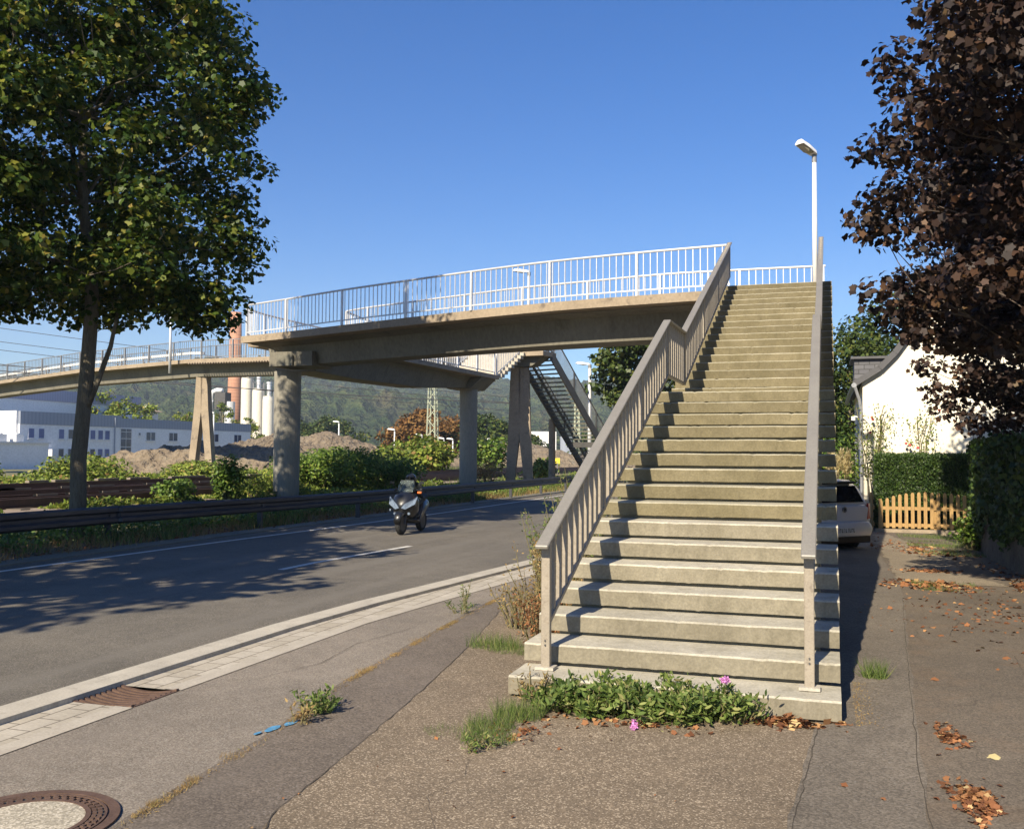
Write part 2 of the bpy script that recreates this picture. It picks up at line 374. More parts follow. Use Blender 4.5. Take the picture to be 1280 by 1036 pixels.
def crown_points(n,center,prof,seed=0,inner=.35,lump=.22):
    """prof: list of (z, radius). returns points in the crown volume, biased to the outside, with lumpy outline"""
    rg=np.random.default_rng(seed); zs=[p[0] for p in prof]; rs=[p[1] for p in prof]; out=[]
    while len(out)<n:
        z=rg.uniform(zs[0],zs[-1]); R=np.interp(z,zs,rs); 
        if rg.random()>(R/max(rs))**1.2+.08: continue
        a=rg.uniform(0,2*pi); t=inner+(1-inner)*math.sqrt(rg.random())
        lm=1+lump*noise.noise(Vector((cos(a)*1.7+seed,sin(a)*1.7,z*.55)))*2
        r=R*t*lm; out.append((center[0]+r*cos(a),center[1]+r*sin(a),z))
    return out

# ------------------------------------------------------------------ ground
def sstep(a,b,x): t=np.clip((x-a)/(b-a),0,1); return t*t*(3-2*t)
def gh(x,y):
    x=np.asarray(x,float); y=np.asarray(y,float)
    z=-.017*np.clip(y-2,0,20)*sstep(.3,2.3,x)
    z=z+.10*sstep(-8.9,-9.9,x)*sstep(-80,-60,x)
    z=z+.28*sstep(-12.6,-13.8,x)*(1-sstep(-23,-26,x))
    return z
def vgh(x,y): return float(gh(x,y))
def bank(x): # road shift to the right as it bends away
    return x
def sx(y): return .11*(max(0,min(y,9.5)-2.5)) - .02*max(0,y-14)
ax=np.unique(np.concatenate([np.linspace(-1950,-120,22),np.linspace(-120,-30,60),np.linspace(-30,14,110),np.linspace(14,60,25),np.linspace(60,1350,16)]))
ay=np.unique(np.concatenate([np.linspace(-550,-14,12),np.linspace(-14,45,110),np.linspace(45,140,50),np.linspace(140,1950,24)]))
GX,GY=np.meshgrid(ax,ay)
GZ=gh(GX,GY)-.05
nzv=np.array([[noise.noise(Vector((x*.35,y*.35,0))) for x in ax] for y in ay])
GZ+=nzv*.10*(sstep(-9.9,-11,GX))*(GX>-200)
tag(gridmesh('ground',GX,GY,GZ,M['earth']),'rough earth and dry grass ground reaching to the hills','ground',kind='structure')

def strip(name,left,right,z,m,label,cat='ground',n=80,side=0,kind='structure',jit=0):
    """sheet between two polylines (lists of (x,y)), resampled by y. follows gh + z"""
    ly=[p[1] for p in left]; lx=[p[0] for p in left]; ry=[p[1] for p in right]; rx=[p[0] for p in right]
    y0=max(min(ly),min(ry)); y1=min(max(ly),max(ry)); Y=np.linspace(y0,y1,n)
    L=np.interp(Y,ly,lx); R=np.interp(Y,ry,rx); T=np.linspace(0,1,7)
    L=L+jit*np.array([noise.noise(Vector((y*1.7,3.1,n)))+.6*noise.noise(Vector((y*7,1.1,n))) for y in Y]); R=R+jit*np.array([noise.noise(Vector((y*1.7,9.1,n)))+.6*noise.noise(Vector((y*7,5.1,n))) for y in Y])
    X=L[:,None]*(1-T)+R[:,None]*T; YY=np.repeat(Y[:,None],7,1); Z=gh(X,YY)+z
    if side:
        X=np.concatenate([X[:,:1],X,X[:,-1:]],1); YY=np.concatenate([YY[:,:1],YY,YY[:,-1:]],1)
        Z=np.concatenate([Z[:,:1]-side,Z,Z[:,-1:]-side],1)
    return tag(gridmesh(name,X,YY,Z,m,smooth=False),label,cat,kind=kind)
ys=[-14,-6,0,2.5,4,6,8,9.5,14,20,30,45,70,110]
def line(x,dx=True,far=0): return [(x+(sx(y) if dx else 0)+far*max(0,y-45),y) for y in ys]
RL=[(-8.95,y) for y in ys]
strip('road',[(-8.95-.0*y,y) for y in ys],line(-2.86),.027,M['asphalt_road'],'two lane asphalt road with worn grey surface','road',side=.08)
strip('kerb',line(-2.89),line(-2.645),.034,M['kerb'],'pale granite kerb along the near side of the road','kerb',side=.09)
def part_line(x,a,b): return [(x+(sx(y) if y>2.5 else 0),y) for y in sorted([q for q in ys if a<q<b]+[a,b])]
for a,b,w in ((-14,-1.06,'nearer than the drain grate'),(-.58,110,'beyond the drain grate')):
    strip('gutter',part_line(-2.66,a,b),part_line(-2.30,a,b),.0,M['pavers'],'two rows of pale concrete pavers in the gutter, '+w,'gutter')
    strip('gutter_band',part_line(-2.305,a,b),part_line(-2.17,a,b),.004,M['kerb_band'],'smooth pale concrete band edging the gutter, '+w,'gutter')
strip('cycle_lane',line(-2.2),[(1.0,-14),(-.4,-6),(-.86,-2.73),(-.94,-2),(-1,-1.27),(-1.15,0),(-1.3,2.04),(-1.4,4.74),(-1.2,8),(-.9,14),(-1.2,30),(-3,70)],-.001,M['asphalt_bay'],'narrow grey asphalt lane between gutter and footway','pavement')
J=[(.4,-14),(-.55,-4.5),(-.87,-2.73),(-.94,-2),(-1.0,-1.27),(-1.21,0),(-1.37,2.04),(-1.53,4.74),(-1.4,8),(-1.2,14)]
JR=[(1.6,-14),(.35,-4.5),(-.33,-2.38),(-.43,-1.42),(-.59,-.18),(-.72,.6),(-.87,1.63),(-1.19,3.31),(-1.33,4.14),(-1.36,8),(-1.15,14)]
strip('footway_strip',[(x-.05,y) for x,y in J],[(x+.03,y) for x,y in JR],.003,M['asphalt_strip'],'smooth brownish trench patch of asphalt along the footway','pavement',n=200,jit=.02)
strip('footway',JR,[(1.95,-14),(1.89,-1.77),(1.93,-1.15),(1.98,-.18),(2.0,2),(2.05,14)],.007,M['aggregate'],'coarse brown aggregate footway in front of the stairs','pavement',n=160)
strip('footway_patch',[(1.9,-14),(1.87,-1.77),(1.91,-1.15),(1.96,-.18),(2.0,2),(2.05,16)],[(2.42,-14),(2.47,-1.58),(2.5,-.95),(2.62,1.46),(2.71,3.11),(2.9,6.4),(2.95,8),(2.9,16)],.011,M['asphalt_patch'],'dark asphalt patch beside the foot of the stairs','pavement',n=200,jit=.02)
strip('driveway',[(2.40,-14),(2.45,-1.58),(2.48,-.95),(2.60,1.46),(2.69,3.11),(2.88,6.4),(1.0,9),(-.2,12),(-.5,24)],[(6,-14),(6,4),(5.6,9),(5.2,13),(4.6,16),(4.6,24)],.007,M['driveway'],'brownish tarmac driveway strewn with leaves','driveway',n=160)
strip('driveway_slab',[(2.95,8.2),(3.0,12),(3.05,19.4)],[(4.35,8.2),(3.95,10),(4.15,13.5),(3.4,19.4)],.012,M['driveway_pale'],'pale worn concrete part of the driveway','driveway',n=120,jit=.12)
strip('road_verge',[(-10.6,y) for y in ys],[(-8.93,y) for y in ys],-.012,M['dirt'],'dry sandy verge beside the guardrail','verge')
strip('road_edge',[(-9.2,y) for y in ys],[(-8.9,y) for y in ys],.05,M['concrete_dark'],'low dark concrete edging on the far side of the road','kerb',side=.08)
# markings
EL=[(-8.55,-14),(-8.48,4),(-8.37,8.9),(-8.2,12),(-8.0,18.5),(-8.0,29.6),(-8.2,45),(-9,110)]
strip('edge_line',[(x-.06,y) for x,y in EL],[(x+.06,y) for x,y in EL],.0312,M['road_paint'],'thin white line along the far edge of the road','road marking')
for k,(a,b) in enumerate(((-7,-3.2),(5.5,9.3),(17.8,21.6),(30,34))):
    q=[(-5.15,-8),(-5.12,6.6),(-4.88,9.3),(-4.5,20),(-4.5,40)]
    yy=np.linspace(a,b,5); xx=np.interp(yy,[p[1] for p in q],[p[0] for p in q])
    if k!=0: strip('centre_dash',[(x-.055,y) for x,y in zip(xx,yy)],[(x+.055,y) for x,y in zip(xx,yy)],.0312,M['road_paint'],
          ['','white centre line dash in the sunlit part of the road','white centre line dash beyond the shade on the road','farthest white centre line dash of the road'][k],'road marking',n=5)

def crack(pts,w,m,label,z=.012):
    P=[]; 
    for i in range(len(pts)-1):
        for t in np.linspace(0,1,14)[:-1]: P.append(interp0(pts[i],pts[i+1],t))
    P.append(pts[-1]); P=[(x+.012*noise.noise(Vector((y*9,x*9,4)))+.008*noise.noise(Vector((y*31,x*31,4))),y+.012*noise.noise(Vector((y*9,x*9,9)))) for x,y in P]
    L=[];R=[]
    for i,p in enumerate(P):
        a=Vector(P[max(i-1,0)]);b=Vector(P[min(i+1,len(P)-1)]);t=(b-a).normalized(); ww=w*(.35+.9*abs(noise.noise(Vector((p[0]*9,p[1]*9,2)))))
        L.append((p[0]-t.y*ww,p[1]+t.x*ww,vgh(*p)+z)); R.append((p[0]+t.y*ww,p[1]-t.x*ww,vgh(*p)+z))
    mb=MB(); n=len(P); mb.add(L+R,[(i,n+i,n+i+1,i+1) for i in range(n-1)]); o=mb.build('pavement_crack',m); tag(o,label,'crack',kind='structure')
def interp0(a,b,t): return (a[0]*(1-t)+b[0]*t,a[1]*(1-t)+b[1]*t)
M['crack']=mat_noise('crack',(.035,.03,.022),(.07,.055,.04),20,1)
crack([(.22,-1.35),(.30,-1.6),(.24,-1.95),(.42,-2.3),(.38,-2.7)],.0016,M['crack'],'thin crack running towards the viewer on the aggregate footway')
crack([(1.93,-2.9),(1.89,-1.77),(1.93,-1.15),(1.98,-.18)],.004,M['crack'],'dark seam between aggregate footway and smooth asphalt',.0135)
crack([(2.46,-2.6),(2.48,-.95),(2.60,1.46),(2.69,3.11),(2.88,6.4)],.004,M['crack'],'dark seam along the edge of the driveway',.0135)
crack([(-.33,-2.38),(-.43,-1.42),(-.59,-.18),(-.87,1.63),(-1.19,3.31)],.005,M['crack'],'dark seam along the trench patch of the footway',.0105)
crack([(-.1,-3.0),(-.33,-2.38)],.005,M['crack'],'short near end of the dark seam along the trench patch',.0105)
crack([(3.0,5.4),(3.3,4.6),(3.1,3.6),(3.5,2.7),(3.4,1.6)],.003,M['crack'],'winding crack in the driveway')
crack([(-1.9,-.2),(-1.7,.5),(-1.8,1.3),(-1.65,2.2)],.004,M['crack'],'hairline crack in the asphalt lane',.006)
crack([(-5.02,-6),(-4.98,6),(-4.7,12),(-4.5,30)],.006,M['crack'],'tarred seam along the middle of the road',.0292)

# ------------------------------------------------------------------ staircase
G,R_,LND,SW=.369,.15,1.543,2.121
def ny(k): return (k-1)*G+(LND-G if k>=17 else 0)
st=thing('concrete_staircase',(0,0,0),'long straight concrete staircase climbing from the footway to the footbridge','staircase')
def slab(k):
    y=ny(k); z=R_*k; dep=LND+.04 if k==16 else G+.04
    if k==33: dep=.42
    t=.122; c=.012; jx=random.uniform(-.006,.006); z+=random.uniform(-.003,.003); sk_=random.uniform(-.004,.004); mb=MB()
    prof=[(0,z-t),(0,z-c),(c,z),(dep,z),(dep,z-t)]
    nseg=70; rings=[]
    for i in range(nseg+1):
        u=i/nseg; x=u*SW+jx
        w=lambda s:noise.noise(Vector((x*3.1,k*7.3+s,0)))*.006+min(0,noise.noise(Vector((x*22,k*3.3,s)))+.25)*.03
        rings.append([(x,y+a+sk_*u*(k<33)+(-w(9)*.8 if a<.02 and b>z-.05 else 0),b+(w(5)*.5 if b<z-.05 else w(9)*.6 if a<.02 else 0)) for a,b in prof])
    mb.loft(rings)
    return mb
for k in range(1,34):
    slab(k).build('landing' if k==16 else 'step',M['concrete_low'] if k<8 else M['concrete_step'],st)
# core below the slabs
mb=MB(); top=[]
for k in range(1,33):
    y=ny(k)+.05; z=R_*k-.123
    if k==1: top.append((y,-.1))
    top.append((y,z)); top.append((ny(k+1)+.05,z))
pr=top+[(13.3,4.6),(13.3,4.2),(12.6,4.15),(6.9,1.75),(5.2,1.75),(1.3,-.1)]
rings=[[(x,a,b) for a,b in pr] for x in (.14,SW-.14)]
mb.loft(rings); mb.build('core',M['concrete_dark'],st)
mb=MB(); mb.cyl((1.06,6.4,-.3),.22,2.1); mb.build('column',M['concrete_pier'],st)

def railing(root,off,base,top,m_top,m_bar,m_post,hw=.1,hh=.035,post_at=(),post=.05,bal=.028,gap=.14,tube=None,foot=0,nind=50,name='railing',label=None,posth=None,rails=()):
    """base/top: polylines with matching vertices. balusters between them; first nind separately."""
    B=[Vector(p) for p in base]; T=[Vector(p) for p in top]
    mb=MB(off); mb.sweep(B,max(.03,bal*1.35),.03)
    for rr in rails: mb.sweep([b.lerp(t,rr) for b,t in zip(B,T)],.03,.03)
    r=mb.build(name,m_bar,root)
    if label: r['label']=label
    mb=MB(off)
    if tube: mb.tube(T,tube,8)
    else: mb.sweep(T,hw,hh)
    mb.build('handrail',m_top,r,bevel=0 if tube else .006)
    segs=[(B[i+1]-B[i]).to_2d().length for i in range(len(B)-1)]; tot=sum(segs)
    def at(s):
        i=0
        while i<len(segs)-1 and s>segs[i]: s-=segs[i]; i+=1
        t=max(0,min(1,s/max(1e-6,segs[i]))); return B[i].lerp(B[i+1],t),T[i].lerp(T[i+1],t),(B[i+1]-B[i])
    for s in post_at:
        b,t,d=at(s); mb=MB(off); a=math.atan2(d.y,d.x)-pi/2
        h=t.z-.01; z0=b.z-foot
        mb.box((b.x,b.y,(h+z0)/2),(post,post*1.0,h-z0),a); 
        mb.build('post',m_post,r,bevel=.004)
    s=gap; k=0; rest=MB(off); proto={}
    while s<tot-gap*.4:
        if all(abs(s-p)>gap*.45 for p in post_at):
            b,t,d=at(s); a=math.atan2(d.y,d.x)-pi/2; h=round(t.z-b.z,2)
            if k<nind:
                if h not in proto:
                    q=MB(); q.box((0,0,h/2),(bal,bal,h)); proto[h]=q.build('baluster',m_bar,r); o=proto[h]
                else: o=proto[h].copy(); COL.objects.link(o)
                o.parent=r; o.location=Vector((b.x,b.y,b.z))-Vector(off); o.rotation_euler=(0,0,a)
            else: rest.box((b.x,b.y,(b.z+t.z)/2),(bal,bal,t.z-b.z),a)
            k+=1
        s+=gap
    if rest.v: tag(rest.build('balusters',m_bar,r),kind='stuff')
    return r
O0=(0,0,0)
for X in (.19,1.93):
    T=[(X,.14,.995),(X,5.52,3.265),(X,6.88,3.285),(X,13.38,5.88)]
    Bt=[(X,.25,.46),(X,5.50,2.60),(X,6.93,2.60),(X,13.3,5.20)]
    T=[(X,.12,.995),(X,5.52,3.265),(X,6.88,3.285),(X,13.38,5.88)]
    r=railing(st,O0,Bt,T,M['handrail_paint'],M['rail_paint'],M['rail_paint'],hw=.092,hh=.028,
        post_at=[1.75,3.5,5.25,6.68,8.8,10.9,13.0],post=.05,bal=.034,gap=.165,nind=48,foot=.02)
    mb=MB(); y=.25
    mb.box((X,y,.595),(.062,.05,.87)); mb.build('post',M['rail_paint'],r,bevel=.004)
    mb=MB(); mb.box((X,y,.162),(.13,.11,.02)); mb.build('base_plate',M['kerb'],r)
    mb=MB()
    for zz in (.32,.35): mb.tube([(X,y-.024,zz),(X,y-.034,zz)],.006,8)
    mb.build('bolt',M['steel_dark'],r)

# ------------------------------------------------------------------ footbridge
NE=[(2.12,13.38),(.19,13.4),(-1.75,13.65),(-3.7,14.02),(-5.8,14.65),(-7.85,15.38),(-9.95,16.15),(-12.08,16.95),(-13.9,17.55)]
FE=[(2.12,16.3),(.15,16.25),(-1.67,16.3),(-3.5,16.7),(-5.3,17.1),(-7.1,17.75),(-8.9,18.4),(-10.6,19.05),(-11.5,19.5)]
fb=thing('footbridge',(-12.65,18.0,0),'curved concrete footbridge crossing the road on round piers','footbridge'); FO=(-12.65,18.0,0)
def interp(a,b,t): return (a[0]*(1-t)+b[0]*t,a[1]*(1-t)+b[1]*t)
def deckring(n,f,z,thin=.2,bot=4.02,inset=.5,inset2=.7):
    w=math.dist(n,f); a=inset/w; c=inset2/w
    p=lambda t:interp(n,f,t)
    return [(*p(0),z),(*p(0),z-thin),(*p(a),z-thin-.06),(*p(c),bot),(*p(1-c),bot),(*p(1-a),z-thin-.06),(*p(1),z-thin),(*p(1),z)]
def resample(P,k=4):
    # smooth Catmull-Rom
    out=[]; n=len(P)
    for i in range(n-1):
        p0=P[max(i-1,0)];p1=P[i];p2=P[i+1];p3=P[min(i+2,n-1)]
        for j in range(k):
            t=j/k
            out.append(tuple(.5*((2*p1[d])+(-p0[d]+p2[d])*t+(2*p0[d]-5*p1[d]+4*p2[d]-p3[d])*t*t+(-p0[d]+3*p1[d]-3*p2[d]+p3[d])*t**3) for d in range(2)))
    out.append(P[-1]); return out
NEr,FEr=resample(NE),resample(FE)
# deck slab
mb=MB(FO); mb.loft([[(*n,4.95),(*n,4.76),(*interp(n,f,.5),4.70),(*f,4.76),(*f,4.95)] for n,f in zip(NEr,FEr)]); mb.build('deck',M['concrete_coping'],fb)
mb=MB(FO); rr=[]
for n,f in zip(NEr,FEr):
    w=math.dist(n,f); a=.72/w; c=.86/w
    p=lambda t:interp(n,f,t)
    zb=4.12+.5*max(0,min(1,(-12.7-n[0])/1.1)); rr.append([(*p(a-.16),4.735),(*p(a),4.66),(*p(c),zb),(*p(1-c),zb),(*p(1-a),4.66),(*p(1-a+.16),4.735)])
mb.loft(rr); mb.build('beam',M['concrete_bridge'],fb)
# side branch
BL=[(-14.35,18.6),(-14.3,22),(-14.0,27),(-13.7,32.3)]; BR=[(-11.5,19.3),(-11.75,22),(-11.5,27),(-11.15,32.3)]
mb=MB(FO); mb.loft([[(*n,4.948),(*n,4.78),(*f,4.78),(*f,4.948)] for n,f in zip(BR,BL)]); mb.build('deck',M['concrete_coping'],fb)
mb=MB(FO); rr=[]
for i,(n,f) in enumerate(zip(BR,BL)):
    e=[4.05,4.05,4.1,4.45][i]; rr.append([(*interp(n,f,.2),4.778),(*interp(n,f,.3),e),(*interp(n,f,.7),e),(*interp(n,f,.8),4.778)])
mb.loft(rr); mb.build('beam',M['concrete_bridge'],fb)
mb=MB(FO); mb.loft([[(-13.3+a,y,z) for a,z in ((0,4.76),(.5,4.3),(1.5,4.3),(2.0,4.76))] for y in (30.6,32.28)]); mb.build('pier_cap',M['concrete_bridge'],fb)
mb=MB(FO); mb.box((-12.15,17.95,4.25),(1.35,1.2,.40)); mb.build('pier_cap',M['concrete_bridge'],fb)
mb=MB(FO); mb.cyl((-12.65,18.05,-.2),.36,4.15,32,.38); mb.build('pier',M['concrete_pier'],fb,smooth=False)
mb=MB(FO); mb.box((-12.62,17.70,1.55),(.16,.03,.09)); mb.box((-12.3,17.3,4.2),(.5,.05,.3)); mb.build('bracket',M['concrete_dark'],fb)
mb=MB(FO); mb.cyl((-12.13,31.3,-.2),.36,4.5,32,.37); mb.build('pier',M['concrete_pier'],fb)
def off2(P,d):
    out=[]
    for i,p in enumerate(P):
        a=Vector(P[max(i-1,0)]);b=Vector(P[min(i+1,len(P)-1)]);t=(b-a).normalized(); out.append((p[0]-t.y*d,p[1]+t.x*d))
    return out
def plen(P): return [0]+list(np.cumsum([math.dist(P[i],P[i+1]) for i in range(len(P)-1)]))
def flatrail(root,off,P,zb,zt,posts,nind,m=None,gap=.15,foot=.12,post=.055,bal=.017,name='railing',label=None,rails=(),top=None,tube=.026):
    m=m or M['rail_galv']
    return railing(root,off,[(*p,zb) for p in P],[(*p,zt) for p in P],top or m,m,m,tube=tube,post_at=posts,post=post,bal=bal,gap=gap,foot=foot,nind=nind,name=name,label=label,rails=rails)
NP=resample([(.19,13.43),(-1.74,13.67),(-3.73,14.04),(-5.79,14.64),(-7.74,15.3),(-9.89,16.07),(-12.08,16.97),(-13.75,17.62)])
pl=plen(NP); flatrail(fb,FO,NP,5.06,5.85,[pl[i*4] for i in range(1,8)],55)
FP=resample([(2.0,16.22),(.15,16.17),(-1.67,16.22),(-3.5,16.62),(-5.3,17.02),(-7.1,17.67),(-8.9,18.32),(-10.6,18.97),(-11.55,19.45)])
pl=plen(FP); flatrail(fb,FO,FP,5.06,5.85,[.05]+[pl[i*4]+.01 for i in range(1,9)],30)
P=resample([(-11.58,19.5),(-11.83,22),(-11.58,27),(-11.25,32.0)],5); pl=plen(P); flatrail(fb,FO,P,5.06,5.85,[.02]+[pl[-1]*i/7 for i in range(1,8)],10,gap=.16)
P=resample([(-13.75,17.62),(-14.25,19),(-14.22,22),(-13.92,27),(-13.62,32.0)],5); pl=plen(P); flatrail(fb,FO,P,5.06,5.85,[pl[-1]*i/8 for i in range(1,9)],5,gap=.16)

# ------------------------------------------------------------------ railway bridge
rb=thing('railway_footbridge',(-11.3,35.3,0),'long concrete footbridge over the railway on A shaped piers, with stair flights at its end','footbridge'); RO=(-11.3,35.3,0)
RN=[(-9.75,34.1),(-12.6,34.3),(-24.5,35.6),(-29.4,36.0),(-38.3,38.2),(-46.7,40.8),(-62,45.5)]
RZ=[6.15,6.15,6.42,6.45,6.32,6.02,5.3]
RF=[(x+.25,y+(1.2,1.8,2.3,2.3,2.3,2.3,2.3)[i]) for i,(x,y) in enumerate(RN)]
rr=[[(*n,z),(*n,z-.2),(*f,z-.2),(*f,z)] for n,f,z in zip(RN,RF,RZ)]
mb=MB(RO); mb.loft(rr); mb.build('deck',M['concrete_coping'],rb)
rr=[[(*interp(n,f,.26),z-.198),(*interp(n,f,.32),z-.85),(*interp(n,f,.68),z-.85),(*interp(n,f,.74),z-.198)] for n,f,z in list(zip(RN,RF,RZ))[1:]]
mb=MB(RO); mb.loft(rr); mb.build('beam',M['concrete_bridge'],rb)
mb=MB(RO); mb.loft([[(-12.6,y,5.95),(-11.9,y,5.45),(-10.4,y,5.55),(-9.8,y,5.95)] for y in (34.55,35.4)]); mb.build('cross_head',M['concrete_dark'],rb)
# corrugated soffit right of the first pier
mb=MB(RO)
for i in range(60):
    x=-29.0+i*.16; mb.box((x,35.75+(x+29)*-.03,6.17),(.07,.5,.05))
mb.build('soffit_ribs',M['concrete_coping'],rb)
def aframe(x,y,zt,ang,spread,zj,oj=.20,hj=.20):
    mb=MB(RO); d=(cos(ang),sin(ang)); w=.42
    for s in (-1,1):
        rings=[]
        for z,o,hw in ((-.2,spread*s,.17),(zj,oj*s,hj+.01),(zt,(oj-.08)*s,hj-.02)):
            cx,cy=x+d[0]*o,y+d[1]*o; nx_,ny_=-d[1],d[0]
            rings.append([(cx+d[0]*hw*a+nx_*w/2*b,cy+d[1]*hw*a+ny_*w/2*b,z) for a,b in ((-1,-1),(1,-1),(1,1),(-1,1))])
        mb.loft(rings)
    mb.build('a_frame_pier',M['concrete_coping'],rb)
aframe(-29.15,37.0,5.75,.1,.62,3.9)
aframe(-11.05,34.9,5.5,.2,.46,2.3,.26,.24)
# flight up from the low branch: solid saw-tooth flight
mb=MB(RO)
for i in range(8):
    t=i/8; x0=-13.5+.5*t; y=32.3+1.9*t; z=4.95+1.2*(i+1)/8
    mb.box((x0+1.25,y+.19,z-.14),(2.45,.40,.15))
    mb.box((x0+1.25,y+.25,z-.28),(1.6,.3,.2))
mb.build('stair_flight',M['kerb'],rb)
P0=[(-11.2,32.1,5.0),(-10.72,34.2,6.25)]; 
railing(rb,RO,P0,[(a,b,c+.85) for a,b,c in P0],M['rail_galv'],M['rail_galv'],M['rail_galv'],tube=.025,post_at=[.02,2.1],bal=.018,gap=.14,nind=18,foot=.1)
P0=[(-13.5,32.1,5.0),(-13.0,34.2,6.25)]; 
railing(rb,RO,P0,[(a,b,c+.85) for a,b,c in P0],M['rail_galv'],M['rail_galv'],M['rail_galv'],tube=.025,post_at=[.02,2.1],bal=.018,gap=.14,nind=0,foot=.1)
# dark flight down with open risers
a=Vector((-10.5,35.2,6.1)); b=Vector((-8.40,41.3,.12)); side=Vector((.86,-.30,0))
mb=MB(RO)
for s in (-1,1): mb.bar(a+side*s,b+side*s,.08,.34)
mb.bar(a-side*.45,b-side*.45,.06,.12)
mb.build('stringer',M['steel_dark'],rb)
nst=33
for i in range(nst):
    p=a.lerp(b,(i+.5)/nst)
    mb=MB(RO); mb.bar(p-side*.97,p+side*.97,.24,.05); mb.build('tread',M['concrete_dark'],rb)
mb=MB(RO); m_=a.lerp(b,.64); mb.bar(m_-side-Vector((0,0,.15)),m_+side-Vector((0,0,.15)),.2,.25); mb.build('cross_beam',M['steel_dark'],rb)
for s in (-1,1):
    P0=[tuple(a+side*s+Vector((0,0,.22))),tuple(b+side*s+Vector((0,0,.22)))]
    railing(rb,RO,P0,[(x,y,z+.85) for x,y,z in P0],M['steel_dark'],M['rail_dull'],M['steel_dark'],tube=.03,post_at=[0.02,1.9,3.8,5.7,7.4],bal=.02,gap=.09,nind=0,foot=.1)
mb=MB(RO); mb.tube([(-10.6,38.6,-.2),(-10.6,38.6,3.35)],.17,12); mb.build('column',M['concrete_coping'],rb)
P0=[(-10.75,34.2,6.2),(-9.8,34.2,6.2),(-9.7,34.9,6.2)]; railing(rb,RO,P0,[(x,y,z+.9) for x,y,z in P0],M['steel_dark'],M['rail_dull'],M['steel_dark'],tube=.03,post_at=[.05,.95,1.6],bal=.02,gap=.15,nind=0,foot=.05)
# railings of the long deck
for row,q in ((RN,.08),(RF,-.08)):
    P3=[(x,y+q,z) for (x,y),z in zip(row,RZ)]
    if q>0: P3=P3[1:]
    P3=[(*p[:2],p[2]+.1) for p in P3]
    tot=sum(math.dist(P3[i][:2],P3[i+1][:2]) for i in range(len(P3)-1))
    railing(rb,RO,P3,[(x,y,z+.85) for x,y,z in P3],M['rail_dull'],M['rail_dull'],M['rail_dull'],tube=.022,post_at=[.1+i*2.0 for i in range(int(tot/2))],post=.07,bal=.018,gap=.16,nind=0,foot=.1)
mb=MB(RO); mb.sweep([(-28.5,36.1,6.75),(-29.4,36.25,6.78),(-38.3,38.45,6.66),(-46.7,41.05,6.36),(-62,45.8,5.64)],.1,.12); mb.build('inner_handrail',M['white_paint'],rb)
mb=MB(RO)
for i in range(16):
    t=i/15; x=-29-33*t; y=np.interp(-x,[29.4,38.3,46.7,62],[36.5,38.7,41.3,46]); z=np.interp(-x,[29.4,38.3,46.7,62],[6.45,6.32,6.02,5.3])
    mb.bar((x,y+.1,z+.1),(x-.7,y+.9,z+.5),.05,.05)
mb.build('brace',M['steel_dark'],rb)

# ------------------------------------------------------------------ lamps
def lamp(x,y,z0,zt,label,r=.06,arm=(-.35,-.12),head=(.55,.22,.12),m=None,pole_to=None,group=None,tilt=.0):
    o=thing('street_lamp',(x,y,z0),label,'street lamp',group); m=m or M['white_paint']; H=zt-z0
    mb=MB(); mb.tube([(0,0,0),(0,0,H*.5),(0,0,H)],[r,r*.92,r*.75],14); mb.build('pole',m,o,smooth=True)
    a=math.atan2(arm[1],arm[0]); L,w,h=head
    mb=MB(); ca,sa=cos(a),sin(a)
    rg=[]
    for u,ww,hh,zz in ((-.05,.55,.5,0),(.05,.8,.8,.01),(.5,1,1,.05),(.9,.95,.8,.09),(1.02,.6,.4,.08)):
        xx=u*L; rg.append([(ca*xx-sa*ww*w/2*p,sa*xx+ca*ww*w/2*p,H+zz*(1+tilt*8)+hh*h*q) for p,q in ((-1,0),(1,0),(.9,.65),(.45,1),(-.45,1),(-.9,.65))])
    mb.loft(rg); hd=mb.build('lamp_head',m,o)
    mb=MB(); rg=[]
    for u,ww,dz in ((.18,.6,-.005),(.5,.85,-.05),(.88,.75,-.02)):
        xx=u*L; zz=np.interp(u,[.05,.5,.9],[.01,.05,.09]); rg.append([(ca*xx-sa*ww*w/2*p,sa*xx+ca*ww*w/2*p,H+zz*(1+tilt*8)+q) for p,q in ((-1,.0),(1,.0),(.7,dz),(-.7,dz))])
    mb.loft(rg); mb.build('lens',M['lens'],hd)
    mb=MB(); mb.tube([(0,0,H-.14),(0,0,H+.02)],r*.9,12); mb.build('collar',M['rail_dull'],o)
    return o
M['lens']=mat_plain('lens',(.33,.30,.22),.2,var=.2)
lamp(1.80,14.6,4.95,7.86,'white street lamp standing at the top of the long staircase',r=.055,arm=(-.34,-.36),head=(.46,.24,.12),tilt=.12)
lamp(-10.15,44.4,0,6.45,'grey street lamp behind the dark open stair flight',r=.11,arm=(-1,-.1),head=(.75,.25,.13),m=M['rail_galv'])
lamp(-30.2,35.6,5.7,9.2,'street lamp rising beside the deck of the railway bridge',r=.07,arm=(0,1),head=(.3,.2,.1),m=M['rail_galv'])
lamp(-11.14,36.45,6.15,10.06,'street lamp rising behind the bridge railings, seen through the bars',r=.09,arm=(-1,-.1),head=(.75,.25,.13),m=M['rail_galv'])

